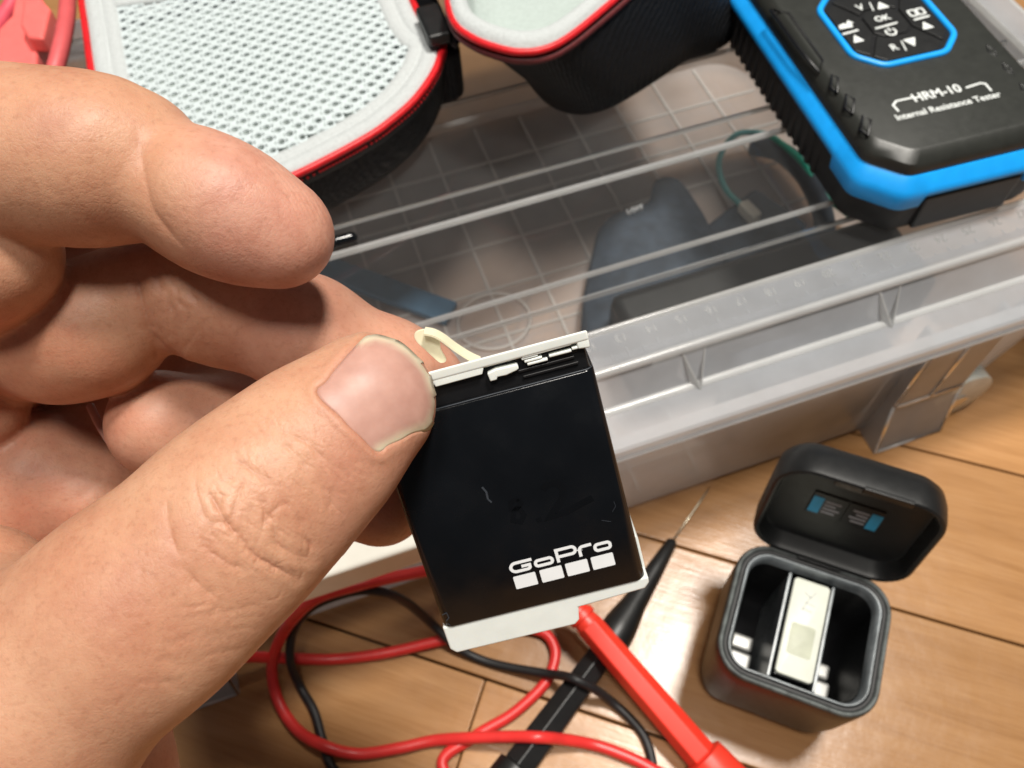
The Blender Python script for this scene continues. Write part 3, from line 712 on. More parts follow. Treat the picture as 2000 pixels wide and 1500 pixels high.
def fan_normals(V, Fs):
    N = np.zeros_like(V); q = np.array([f for f in Fs if len(f) == 4]); nr = np.cross(V[q[:, 2]] - V[q[:, 0]], V[q[:, 3]] - V[q[:, 1]])
    for k in range(4): np.add.at(N, q[:, k], nr)
    return N / (np.linalg.norm(N, axis=1)[:, None] + 1e-12)
HV = HV2; HN = fan_normals(HV, HF); own = owner(HV); px = project(HV)
front = (HN * HV).sum(1) < 0.0
disp = np.zeros(len(HV)); crease = np.zeros(len(HV)); tint = np.zeros(len(HV))
def polydist(P, pts):
    best = np.full(len(P), 1e9)
    for a, b in zip(pts[:-1], pts[1:]):
        a = np.array(a, float); b = np.array(b, float); ab = b - a; t = np.clip(((P - a) @ ab) / (ab @ ab + 1e-9), 0, 1)
        best = np.minimum(best, np.linalg.norm(P - a - t[:, None] * ab, axis=1))
    return best
rcr = np.random.default_rng(11)
modn = .55 + .45 * np.sin(px[:, 0] / 17.3 + 1.3 * np.sin(px[:, 1] / 23.1)) * np.sin(px[:, 1] / 14.7 + 1.1 * np.sin(px[:, 0] / 31.0))
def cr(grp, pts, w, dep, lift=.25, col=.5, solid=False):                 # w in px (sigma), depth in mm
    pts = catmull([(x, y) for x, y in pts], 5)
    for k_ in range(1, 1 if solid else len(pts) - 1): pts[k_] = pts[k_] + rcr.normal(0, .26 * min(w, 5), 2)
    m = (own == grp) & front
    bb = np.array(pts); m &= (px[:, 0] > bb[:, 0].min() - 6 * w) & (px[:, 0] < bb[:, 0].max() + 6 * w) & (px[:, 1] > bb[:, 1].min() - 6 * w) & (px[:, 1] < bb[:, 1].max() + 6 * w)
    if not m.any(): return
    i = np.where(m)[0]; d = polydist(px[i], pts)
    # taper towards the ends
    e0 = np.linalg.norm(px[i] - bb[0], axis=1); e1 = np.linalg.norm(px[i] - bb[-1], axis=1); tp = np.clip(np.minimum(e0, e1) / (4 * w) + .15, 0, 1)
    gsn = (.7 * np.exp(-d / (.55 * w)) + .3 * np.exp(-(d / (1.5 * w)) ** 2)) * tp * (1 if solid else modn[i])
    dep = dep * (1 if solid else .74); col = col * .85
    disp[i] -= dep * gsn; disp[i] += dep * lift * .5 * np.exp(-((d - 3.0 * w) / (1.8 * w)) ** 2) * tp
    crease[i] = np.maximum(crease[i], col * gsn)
t3 = lambda L: [(x / 2.222, y / 2.222 + 550) for x, y in L]      # coordinates read in an enlargement
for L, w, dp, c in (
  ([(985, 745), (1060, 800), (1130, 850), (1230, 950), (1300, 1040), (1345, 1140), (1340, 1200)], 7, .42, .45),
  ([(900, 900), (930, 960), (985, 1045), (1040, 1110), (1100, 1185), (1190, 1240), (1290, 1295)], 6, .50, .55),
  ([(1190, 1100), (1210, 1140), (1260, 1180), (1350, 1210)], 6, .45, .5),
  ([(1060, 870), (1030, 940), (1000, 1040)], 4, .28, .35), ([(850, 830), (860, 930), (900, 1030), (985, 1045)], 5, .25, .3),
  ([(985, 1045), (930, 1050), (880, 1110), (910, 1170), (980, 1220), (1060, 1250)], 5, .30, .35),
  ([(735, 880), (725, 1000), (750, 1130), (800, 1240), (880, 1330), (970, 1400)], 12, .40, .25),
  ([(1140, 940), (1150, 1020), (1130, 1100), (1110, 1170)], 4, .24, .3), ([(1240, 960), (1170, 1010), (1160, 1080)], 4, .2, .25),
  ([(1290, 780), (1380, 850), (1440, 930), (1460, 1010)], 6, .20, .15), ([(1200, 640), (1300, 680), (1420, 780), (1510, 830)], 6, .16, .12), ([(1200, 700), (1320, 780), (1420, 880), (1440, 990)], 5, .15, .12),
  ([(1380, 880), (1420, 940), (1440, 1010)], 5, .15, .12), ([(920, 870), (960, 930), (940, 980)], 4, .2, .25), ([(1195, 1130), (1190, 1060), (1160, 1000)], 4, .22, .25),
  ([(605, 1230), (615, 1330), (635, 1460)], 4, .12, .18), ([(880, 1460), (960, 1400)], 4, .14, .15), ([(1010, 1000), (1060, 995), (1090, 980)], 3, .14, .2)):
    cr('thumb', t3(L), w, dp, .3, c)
for L, w, dp in (([(330, 1260), (390, 1230), (430, 1180)], 5, .15), ([(340, 1255), (380, 1250), (420, 1240)], 5, .12), ([(380, 1285), (440, 1275), (500, 1260)], 6, .16), ([(360, 1280), (400, 1290)], 5, .14), ([(310, 1295), (370, 1300), (420, 1310)], 6, .14), ([(300, 1330), (360, 1340)], 6, .12), ([(350, 1230), (420, 1200), (520, 1180)], 8, .10)):
    cr('thumb', L, w, dp, .3, .12)
def fine(grp, poly, n_, ang, spread, ln, w, dp, col):
    poly = np.array(poly, float); lo2, hi2 = poly.min(0), poly.max(0); k_ = 0
    while k_ < n_:
        c = rcr.uniform(lo2, hi2)
        if not inpoly(c[None], poly)[0]: continue
        a = math.radians(ang + rcr.normal(0, spread)); L_ = rcr.uniform(*ln); u_ = np.array([math.cos(a), math.sin(a)]); b_ = rcr.normal(0, .12) * L_ * np.array([-u_[1], u_[0]])
        cr(grp, [c - u_ * L_ / 2, c + b_, c + u_ * L_ / 2], w * rcr.uniform(.7, 1.3), dp * rcr.uniform(.4, 1.2), .2, col); k_ += 1
def inpoly(P, poly):
    c = np.zeros(len(P), bool); n_ = len(poly)
    for a in range(n_):
        x1, y1 = poly[a]; x2, y2 = poly[a - 1]
        m_ = ((y1 > P[:, 1]) != (y2 > P[:, 1])) & (P[:, 0] < (x2 - x1) * (P[:, 1] - y1) / (y2 - y1 + 1e-12) + x1); c ^= m_
    return c
fine('thumb', [(420, 900), (470, 860), (640, 960), (600, 1120), (480, 1130), (390, 1060)], 80, 48, 30, (14, 55), 2.4, .12, .14)
fine('thumb', [(450, 870), (600, 770), (720, 900), (650, 1010)], 60, 50, 14, (25, 80), 2.8, .10, .08)
fine('thumb', [(250, 1190), (420, 1150), (560, 1160), (420, 1330), (300, 1420), (180, 1340)], 46, -8, 18, (15, 60), 3.0, .09, .10)
fine('thumb', [(100, 1150), (350, 1000), (420, 1120), (150, 1350)], 24, -35, 30, (20, 60), 3.2, .05, .04)
fine('middle', [(250, 540), (330, 520), (420, 560), (430, 700), (300, 690)], 40, 75, 22, (20, 70), 3.0, .26, .2)
fine('middle', [(90, 600), (240, 560), (250, 640), (120, 650)], 14, -5, 25, (15, 40), 2.8, .07, .06)
fine('palm', [(40, 870), (180, 860), (220, 980), (60, 980)], 16, -25, 40, (25, 70), 3.5, .12, .08)
fine('index', [(300, 330), (420, 330), (560, 440), (560, 520), (400, 500), (310, 420)], 26, 70, 25, (20, 60), 3.0, .07, .04)
fine('index', [(0, 230), (240, 260), (260, 430), (60, 440)], 22, 80, 18, (25, 80), 3.2, .06, .03)
fine('ring', [(280, 790), (420, 790), (430, 860), (300, 880)], 10, -10, 25, (15, 40), 2.8, .07, .05)
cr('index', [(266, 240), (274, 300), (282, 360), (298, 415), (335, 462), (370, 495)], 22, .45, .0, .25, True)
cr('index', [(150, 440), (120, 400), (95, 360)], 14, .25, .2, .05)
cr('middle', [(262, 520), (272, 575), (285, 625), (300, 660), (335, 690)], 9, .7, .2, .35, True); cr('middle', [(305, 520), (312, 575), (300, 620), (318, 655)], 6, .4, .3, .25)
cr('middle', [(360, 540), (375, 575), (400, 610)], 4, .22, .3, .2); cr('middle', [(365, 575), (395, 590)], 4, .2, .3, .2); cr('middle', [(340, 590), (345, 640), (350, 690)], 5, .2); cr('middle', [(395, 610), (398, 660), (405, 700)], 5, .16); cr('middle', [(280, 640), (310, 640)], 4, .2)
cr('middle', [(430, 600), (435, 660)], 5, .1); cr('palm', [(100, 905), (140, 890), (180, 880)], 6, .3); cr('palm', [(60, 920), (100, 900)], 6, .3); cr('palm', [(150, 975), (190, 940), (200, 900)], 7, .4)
# fingertip ridges on the near finger pad
m = (own == 'index') & front & (px[:, 0] > 440)
i = np.where(m)[0]; u = (px[i, 0] * .82 - px[i, 1] * .57) + 6 * np.sin(px[i, 1] / 34.0)
disp[i] += .028 * np.sin(u / 7.2 * 2 * math.pi) * np.clip((px[i, 0] - 440) / 120, 0, 1)
# nail bed
NAIL = [(622, 770), (640, 738), (672, 702), (705, 668), (733, 655), (768, 664), (806, 690), (835, 728), (851, 772), (853, 806), (838, 836), (800, 852), (764, 872), (736, 882), (700, 852), (660, 812)]
np_ = np.array(catmull(NAIL, 6, closed=True)); _j = np.random.default_rng(8).normal(0, 3.2, np_.shape)
for _ in range(5): _j = .5 * _j + .25 * (np.roll(_j, 1, 0) + np.roll(_j, -1, 0))
np_ = np_ + _j
def inpoly(P, poly):
    c = np.zeros(len(P), bool); n_ = len(poly)
    for a in range(n_):
        x1, y1 = poly[a]; x2, y2 = poly[a - 1]
        m_ = ((y1 > P[:, 1]) != (y2 > P[:, 1])) & (P[:, 0] < (x2 - x1) * (P[:, 1] - y1) / (y2 - y1 + 1e-12) + x1); c ^= m_
    return c
m = (own == 'thumb') & front & (px[:, 0] > 560) & (px[:, 1] < 960); i = np.where(m)[0]
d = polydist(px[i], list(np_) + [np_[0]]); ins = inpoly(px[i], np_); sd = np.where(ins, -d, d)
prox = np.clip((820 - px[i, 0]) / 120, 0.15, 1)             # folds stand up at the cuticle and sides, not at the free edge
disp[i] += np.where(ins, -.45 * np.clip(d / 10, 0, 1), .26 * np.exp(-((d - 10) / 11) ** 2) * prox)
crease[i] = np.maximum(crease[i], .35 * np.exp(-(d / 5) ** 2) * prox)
# faint muscle and tendon unevenness
r3 = np.random.default_rng(3)
for _ in range(60):
    c = HV[r3.integers(len(HV))]; s_ = r3.uniform(3, 8); dd = ((HV - c) ** 2).sum(1); disp += r3.uniform(-.16, .16) * np.exp(-dd / (2 * s_ * s_))
HV = HV + HN * disp[:, None]
tint[own == 'index'] = np.clip((px[own == 'index', 0] - 300) / 160, 0.0, .85); tint[own == 'middle'] = np.clip((px[own == 'middle', 0] - 380) / 200, .05, .55)
m = own == 'thumb'; tint[m] = np.clip((px[m, 0] - 600) / 180, 0, .35) * np.clip((px[m, 1] - 650) / 60, .2, 1); tint[own == 'palm'] = .3; tint[own == 'ring'] = .35; tint[own == 'little'] = .35
hand = empty('hand', cam2w(camp(60, 1500, 138)), label='left hand gripping the black battery between thumb and middle finger', cat='hand')
ho = np.array(hand.location) / S
me = bpy.data.meshes.new('hand_skin'); me.from_pydata(((cam2w(HV) - ho) * S).tolist(), [], HF); me.update()
me.polygons.foreach_set('use_smooth', [True] * len(me.polygons)); me.materials.append(M['skin'])
for nm, arr in (('tint', tint), ('crease', crease)):
    at_ = me.attributes.new(nm, 'FLOAT', 'POINT'); at_.data.foreach_set('value', arr.astype(np.float32))
link(bpy.data.objects.new('skin', me), hand)
# thumb nail: curved plate laid on the nail bed
def nail_mat():
    m, nt, n, l, p = new_mat('thumb_nail')
    at = n.new('ShaderNodeAttribute'); at.attribute_name = 'free'
    v = coords(n, l); c = ramp(n, l, noise(n, l, v, 260, 3), [(.3, (.42, .225, .180)), (.7, (.51, .295, .24))])
    mx = n.new('ShaderNodeMix'); mx.data_type = 'RGBA'; l.new(at.outputs['Fac'], mx.inputs[0]); l.new(c, mx.inputs[6]); mx.inputs[7].default_value = (.66, .58, .42, 1)
    l.new(mx.outputs[2], p.inputs['Base Color']); p.inputs['Roughness'].default_value = .42; p.inputs['Specular IOR Level'].default_value = .35; p.inputs['Subsurface Weight'].default_value = .25
    p.inputs['Subsurface Radius'].default_value = (1, .5, .35); p.inputs['Subsurface Scale'].default_value = .001
    mp = coords(n, l, scale=(300, 300, 300)); l.new(bumpn(n, l, noise(n, l, mp, 2.2, 4), .12, .0002), p.inputs['Normal']); return m
def thumb_hit(x, y):
    d = np.array([(x - CX) / F, (y - CY) / F, 1.]); ln = np.linalg.norm(d); t = 85.
    for _ in range(60):
        e = float(group_d('thumb', (d * t)[None])[0]); t += e / ln * .9
        if abs(e) < 1e-3 or t > 140: break
    return d * t
cen = np.array([742, 772.]); RN = 15; AN = len(np_)
Vn = []; fr_ = []
def grad(P):
    e = .05; return np.array([group_d('thumb', (P + e * np.eye(3)[k])[None])[0] - group_d('thumb', (P - e * np.eye(3)[k])[None])[0] for k in range(3)]) / (2 * e)
for top in (1, 0):
    for r_ in range(RN + 1):
        s_ = r_ / RN
        for k in range(AN):
            q = cen + (np_[k] - cen) * s_
            if top or r_ == RN:
                P = thumb_hit(*q); Nn = grad(P); Nn /= np.linalg.norm(Nn)
            ua = (q - cen) @ np.array([.77, -.64])
            hgt = .22 * (1 - s_ ** 6) + .01 if ua < 20 else .24 * (1 - .4 * s_ ** 8)
            Vn.append(P + Nn * (hgt if top else -.35)) if (top or r_ == RN) else None
            if top or r_ == RN:
                dfree = polydist(q[None], [(705, 664), (733, 655), (768, 664), (806, 690), (835, 728), (851, 772), (853, 806), (838, 836), (790, 856), (745, 880)])[0]
                fr_.append(float(np.clip(1.25 - dfree / (13 if q[1] < 800 else 17), 0, 1)))
Vn = np.array(Vn); Fn = []
for r_ in range(RN):
    for k in range(AN):
        l_ = (k + 1) % AN; Fn.append((r_ * AN + k, r_ * AN + l_, (r_ + 1) * AN + l_, (r_ + 1) * AN + k))
for k in range(AN):
    l_ = (k + 1) % AN; Fn.append((RN * AN + k, RN * AN + l_, (RN + 1) * AN + l_, (RN + 1) * AN + k))
M['nail'] = nail_mat()
nl = mesh('thumb_nail', cam2w(Vn) - ho, Fn, M['nail'], hand)
at_ = nl.data.attributes.new('free', 'FLOAT', 'POINT'); at_.data.foreach_set('value', np.array(fr_, np.float32))
bm_ = bmesh.new(); bm_.from_mesh(nl.data); bmesh.ops.remove_doubles(bm_, verts=bm_.verts, dist=1e-6); bmesh.ops.recalc_face_normals(bm_, faces=bm_.faces); bm_.to_mesh(nl.data); bm_.free()

V, Fc = tube(catmull([camp(*p) for p in [(176, 792, 145), (198, 836, 143.5), (232, 884, 143), (284, 930, 144)]], 6), .75, 8); mesh('finger_nail', cam2w(np.array(V)) - ho, Fc, M['nail'], hand)

# ------------------------------------------------------------------ resistance tester lying on the lid
TY = -3.4; TO = np.array([190.5, 131.0]); ta = math.radians(TY)
tx_ = np.array([math.cos(ta), math.sin(ta)]); ty_ = np.array([-tx_[1], tx_[0]])
test = empty('resistance_tester', (TO[0], TO[1], 97.05), TY, label='black handheld resistance tester with bright blue bumper resting on the box lid', cat='tester')
def tl(x, y, z=29): p = at_z(x, y, 97 + z)[:2] - TO; return np.array([p @ tx_, p @ ty_])       # photo point -> tester face
def octo(hw, y0, y1, c, z, n=3):
    P = [(-hw + c, y0), (hw - c, y0), (hw, y0 + c), (hw, y1 - c), (hw - c, y1), (-hw + c, y1), (-hw, y1 - c), (-hw, y0 + c)]
    out = []
    for i in range(8):                      # soften each corner
        p = np.array(P[i]); a = np.array(P[i - 1]) - p; b = np.array(P[(i + 1) % 8]) - p; e = min(2.5, np.linalg.norm(a) * .4, np.linalg.norm(b) * .4)
        a = p + a / np.linalg.norm(a) * e; b = p + b / np.linalg.norm(b) * e
        for k in range(n + 1):
            t = k / n; out.append((1 - t) ** 2 * a + 2 * t * (1 - t) * p + t * t * b)
    return [(q[0], q[1], z) for q in out]
TLn = 140
V, Fc = loft([octo(33, 3.5, TLn - 4, 11, 0), octo(34.4, 1.2, TLn - 2, 11, 1.0), octo(35.2, .3, TLn - 1, 11, 4), octo(35.6, 0.0, TLn - .5, 11, 14), octo(35.2, .3, TLn - .5, 11, 18), octo(30, 6, TLn - 6, 10, 19)], cap0=True, cap1=True)
mesh('base', V, Fc, M['black_rubber'], test, smooth='auto')
# grip ribs on the long side
rib0 = None
for k in range(20):
    y = 31 + k * 4.6
    V, Fc = boxg(-35.8, -34.8, y, y + 2.3, 1.5, 14.5); o = mesh('grip_rib', V, Fc, M['black_rubber'], test, smooth=False); bevel(o, .5)
# blue bumper with deeper corners
def zlow(x, y):
    if abs(x) > 17.5 and y < 24: return 12.6
    return 16.6
lower = octo(36.4, -.4, TLn, 11.2, 0); low2 = octo(36.9, -.9, TLn + .4, 11.4, 0)
# refine outline so the steps are crisp
def densify(Ps, step=.9):
    out = []
    for a, b in zip(Ps, Ps[1:] + Ps[:1]):
        a = np.array(a); b = np.array(b); n = max(1, int(np.linalg.norm(b - a) / step))
        out += [a + (b - a) * k / n for k in range(n)]
    return out
A = densify(lower)
def ringz(sc_in, zf):
    out = []
    for p in A:
        c = np.array([0, TLn / 2]); x = p[0] * (1 - sc_in / 36.4); y = c[1] + (p[1] - c[1]) * (1 - sc_in / (TLn / 2)); out.append((x, y, zf(p[0], p[1])))
    return out
rs = [ringz(.9, lambda x, y: zlow(x, y) + .6), ringz(-.35, lambda x, y: zlow(x, y)), ringz(-.6, lambda x, y: zlow(x, y) + .7), ringz(-.45, lambda x, y: 18.4 if zlow(x, y) > 14 else 17.4), ringz(.4, lambda x, y: 19.6), ringz(3.6, lambda x, y: 22.6), ringz(4.2, lambda x, y: 22.4), ringz(4.6, lambda x, y: 20)]
V, Fc = loft(rs); mesh('bumper', V, Fc, M['blue'], test, smooth='auto')
# black front panel set in below the bumper
V, Fc = boxg(-16.6, 16.6, -1.1, 3, 1.8, 15.8); bevel(mesh('end_panel', V, Fc, M['black_matte'], test, smooth=False), .8)
# cover
V, Fc = loft([octo(33.2, 3.8, TLn - 5, 10, 19), octo(33.3, 3.9, TLn - 5, 10, 24.0), octo(32.6, 4.8, TLn - 6, 9.6, 26.2), octo(30.6, 8.2, TLn - 8, 9, 28.4), octo(30.0, 8.9, TLn - 9, 8.8, 28.6)], cap1=True)
cover = mesh('cover', V, Fc, M['graphite'], test, smooth='auto')
ZT = 28.6
# button pad: octagonal blue ring
def ringpoly(pts, w, z0, z1): return stroke(pts, w, z0, z1, closed=True)
oc = tl(1729, 45, ZT); hx, hy, cc = 18.6, 20.0, 7.5
oct2 = lambda hx, hy, c: [oc + np.array(q) for q in [(-hx + c, -hy), (hx - c, -hy), (hx, -hy + c), (hx, hy - c), (hx - c, hy), (-hx + c, hy), (-hx, hy - c), (-hx, -hy + c)]]
def soften(P, e=2.4, n=4):
    out = []
    for i in range(len(P)):
        p = P[i]; a = P[i - 1] - p; b = P[(i + 1) % len(P)] - p; a = p + a / np.linalg.norm(a) * e; b = p + b / np.linalg.norm(b) * e
        for k in range(n + 1): t = k / n; out.append((1 - t) ** 2 * a + 2 * t * (1 - t) * p + t * t * b)
    return out
V, Fc = tube([(*q, ZT + .15) for q in soften(oct2(hx, hy, cc))], 1.15, 10, closed=True); mesh('pad_ring', V, Fc, M['blue'], test)
V, Fc = prism([tuple(q) for q in soften(oct2(hx - .6, hy - .6, cc))], ZT - .6, ZT + .12); mesh('pad_bed', V, Fc, M['black_recess'], test, smooth=False)
ih, iv, ic = 6.6, 6.9, 2.6; gp = .38
def button(P, name='button'):
    V, Fc = prism([tuple(q) for q in P], ZT + .05, ZT + .75); return bevel(mesh(name, V, Fc, M['black_matte'], test, smooth=False), .3)
O = lambda x, y: oc + np.array([x, y])
X1, Y1 = hx - 1.7, hy - 1.7; dk = cc
button([O(-ih + ic, -iv), O(ih - ic, -iv), O(ih, -iv + ic), O(ih, iv - ic), O(ih - ic, iv), O(-ih + ic, iv), O(-ih, iv - ic), O(-ih, -iv + ic)])
button([O(-X1 + dk + .2, -Y1), O(X1 - dk - .2, -Y1), O(X1 - dk * .5 - gp - .3, -Y1 + dk * .5 - gp), O(ih + gp - .4, -iv + ic - gp - 1.0), O(ih - ic, -iv - gp * 2), O(-ih + ic, -iv - gp * 2), O(-ih - gp + .4, -iv + ic - gp - 1.0), O(-X1 + dk * .5 + gp + .3, -Y1 + dk * .5 - gp)])
button([O(X1 - dk - .2, Y1), O(-X1 + dk + .2, Y1), O(-X1 + dk * .5 + gp + .3, Y1 - dk * .5 + gp), O(-ih - gp + .4, iv - ic + gp + 1.0), O(-ih + ic, iv + gp * 2), O(ih - ic, iv + gp * 2), O(ih + gp - .4, iv - ic + gp + 1.0), O(X1 - dk * .5 - gp - .3, Y1 - dk * .5 + gp)])
for s in (-1, 1):
    P = [O(s * X1, -Y1 + dk), O(s * X1, Y1 - dk), O(s * (X1 - dk * .5), Y1 - dk * .5 - gp), O(s * (ih + gp * 2), iv - ic + gp), O(s * (ih + gp * 2), -iv + ic - gp), O(s * (X1 - dk * .5), -Y1 + dk * .5 + gp)]
    button(P if s > 0 else P[::-1])
ZL = ZT + .74
def leg(name, V, Fc): return mesh(name, V, Fc, M['white_legend'], test, smooth=False)
def tri(c, w, h, up):
    s = 1 if up else -1; return prism(soften([np.array(q) for q in [(c[0] - w / 2, c[1] - s * h / 2), (c[0] + w / 2, c[1] - s * h / 2), (c[0], c[1] + s * h / 2)]], .5, 3), ZL, ZL + .1)
def tp(x, y): return tl(x, y, ZT + .8)
def legtext(b, size, x, y, bold=.06, **k): c = tp(x, y); return text('legend', b, size, (c[0], c[1], ZL + .05), M['white_legend'], test, ext=.06, bold=bold, **k)
legtext('V', 4.4, 1680, 15); V, Fc = stroke([tp(1698, 5) , tp(1706, 21)], .45, ZL, ZL + .1); leg('legend_bar', V, Fc); leg('legend_arrow', *tri(tp(1721, 10), 4.6, 3.8, True))
legtext('R', 4.2, 1746, 93); V, Fc = stroke([tp(1760, 80), tp(1770, 99)], .45, ZL, ZL + .1); leg('legend_bar', V, Fc); leg('legend_arrow', *tri(tp(1781, 83), 4.6, 4.2, False))
legtext('OK', 3.7, 1723, 36, .1)
c = tp(1731, 50); V, Fc = stroke([c + (-4.2, -.35), c + (4.2, .25)], .75, ZL, ZL + .1); leg('legend_bar', V, Fc)
c = tp(1740, 62); V, Fc = stroke(arc(c[0], c[1], 1.7, 1.7, 130, 410, 14), .65, ZL, ZL + .1); leg('legend_power', V, Fc); V, Fc = stroke([c + (0, .3), c + (0, 2.2)], .6, ZL, ZL + .1); leg('legend_power', V, Fc)
c = tp(1661, 63); V, Fc = stroke([c + (-3, -.2), c + (3, .2)], .8, ZL, ZL + .1); leg('legend_bar', V, Fc); leg('legend_arrow', *tri(tp(1673, 75), 4.0, 3.9, True))
c = tp(1653, 50); leg('legend_icon', *prism([tuple(c + q) for q in [(-3, -1.2), (1.8, -1.4), (2.0, .4), (3.0, .5), (1.6, 2.4), (0, .4), (-.2, 1.4), (-2.6, .6)]], ZL, ZL + .1))
c = tp(1800, 35); V, Fc = stroke([c + (-3, -.2), c + (3, .2)], .8, ZL, ZL + .1); leg('legend_bar', V, Fc); leg('legend_arrow', *tri(tp(1808, 49), 4.2, 3.9, True))
for dx in (-1.5, 1.5):
    c = tp(1790, 24); V, Fc = ringpoly([c + (dx + q[0], q[1]) for q in rr(-1.2, 1.2, -1.5, 1.5, .5, 3)], .7, ZL, ZL + .1); leg('legend_icon', V, Fc)
# model name and brackets
def tq(x, y): return tl(x, y, ZT)
c = tq(1829, 183); text('model_name', 'HRM-10', 4.9, (c[0], c[1], ZT + .07), M['white_legend'], test, ext=.06, bold=.12, sx=1.0)
a_, b_ = tq(1740, 233), tq(1962, 183); text('device_name', 'Internal Resistance Tester', 3.42, ((a_[0] + b_[0]) / 2, (a_[1] + b_[1]) / 2, ZT + .07), M['white_legend'], test, ext=.05, bold=.06, sx=1.0)
for pts in ([(1755, 218), (1744, 206), (1750, 198), (1782, 191)], [(1886, 172), (1914, 163), (1924, 164), (1936, 178)]):
    V, Fc = stroke([tq(*p) for p in pts], .7, ZT + .01, ZT + .1); leg('bracket', V, Fc)
# recessed frames along the left shoulder and right shoulder
def frame(pts, w=.5, z=None):
    V, Fc = tube([(*tl(x, y, ZT - .3), ZT - .15 if z is None else z) for x, y in pts], w, 6, closed=True); return mesh('shoulder_frame', V, Fc, M['black_recess'], test)
frame([(1624, 148), (1636, 154), (1634, 183), (1622, 172)]); frame([(1652, 186), (1668, 196), (1664, 224), (1650, 212)]); frame([(1684, 228), (1700, 237), (1694, 267), (1681, 255)])
frame([(1505, 20), (1540, 28), (1606, 120), (1600, 142), (1560, 95)], .55)
for k, (x, y) in enumerate(((1925, 90), (1956, 125), (1990, 165))): frame([(x, y), (x + 16, y + 8), (x + 22, y + 22), (x + 4, y + 12)], .4)

# ------------------------------------------------------------------ zipped hard-shell case lying open on the lid
zc = empty('zipper_case', (-12, 262, 97), label='open black zip case with white mesh pocket and red piping on the box lid', cat='zipper case')
zo = np.array([-12, 262, 97.])
def zl(v): return [tuple(np.array(p) - zo) for p in v]
LB = (-68.5, 45.0, 197.0, 352, 33)
_fr = [at_z(x, y, 124.5)[:2] for x, y in [(540, 351), (630, 310), (720, 261), (765, 229), (810, 189), (846, 139), (860, 103), (864, 70)]]
_ol = [np.array(q, float) for q in [(47, 262), (48, 300), (46, 336), (30, 352), (-10, 354), (-52, 352), (-68, 336), (-69, 300), (-68, 262), (-64, 228), (-54, 208), (-38, 200)]]
_out = np.array(catmull(_fr + _ol, 7, closed=True))
for _ in range(3): _out = .5 * _out + .25 * (np.roll(_out, 1, 0) + np.roll(_out, -1, 0))
_t = np.roll(_out, -1, 0) - np.roll(_out, 1, 0); _t /= np.linalg.norm(_t, axis=1)[:, None]; _nin = np.stack([-_t[:, 1], _t[:, 0]], 1)
for _ in range(12): _nin = .5 * _nin + .25 * (np.roll(_nin, 1, 0) + np.roll(_nin, -1, 0)); _nin /= np.linalg.norm(_nin, axis=1)[:, None]
def lr_pts(d, n=14): return [tuple(q) for q in _out + _nin * d]
def LR(d, z, n=14): return zl([(x, y, z) for x, y in lr_pts(d, n)])
V, Fc = loft([LR(11, 97.1), LR(6.5, 97.9), LR(3.2, 100), LR(1.4, 104), LR(.6, 110), LR(.4, 117), LR(.2, 121.5), LR(1.2, 122.6), LR(3, 122.8)], cap0=True)
sh = mesh('shell', V, Fc, M['shell'], zc, smooth=True)
V, Fc = tube(LR(.2, 123.2), 1.25, 10, closed=True); mesh('red_piping', V, Fc, M['piping'], zc)
x0, x1, y0, y1, r = LB
# zip tape with teeth under the piping
V, Fc = loft([LR(-.25, 118.0), LR(-.55, 119.5), LR(-.45, 121.4), LR(.3, 122.2)]); mesh('zip_tape', V, Fc, M['black_rubber'], zc)
th = G(); tt = densify([np.array(p) for p in LR(-.5, 121.0, 14)], 1.15)
for i, p in enumerate(tt):
    q = tt[(i + 1) % len(tt)] - p; q = q / np.linalg.norm(q); nn = np.array([q[1], -q[0], 0])
    c = p + nn * .1
    V = [c + q * a * .33 + nn * b * .38 + np.array([0, 0, e]) * .3 for a in (-1, 1) for b in (-1, 1) for e in (-1, 1)]
    th.add(V, [(0, 1, 3, 2), (4, 6, 7, 5), (0, 4, 5, 1), (2, 3, 7, 6), (0, 2, 6, 4), (1, 5, 7, 3)])
th.build('zip_teeth', M['piping'], zc, kind='stuff')
V, Fc = loft([LR(1.2, 122.9), LR(2.2, 124.2), LR(4.2, 124.7), LR(6.6, 124.3), LR(7.2, 123.5), LR(7.8, 124.0), LR(9.8, 124.3), LR(12, 123.6), LR(12.6, 122.6)]); mesh('edge_binding', V, Fc, M['lining'], zc)
V, Fc = loft([LR(3, 121.5), LR(10, 120.0), LR(16, 119.5)], cap1=True); mesh('lining', V, Fc, M['lining_grey'], zc)
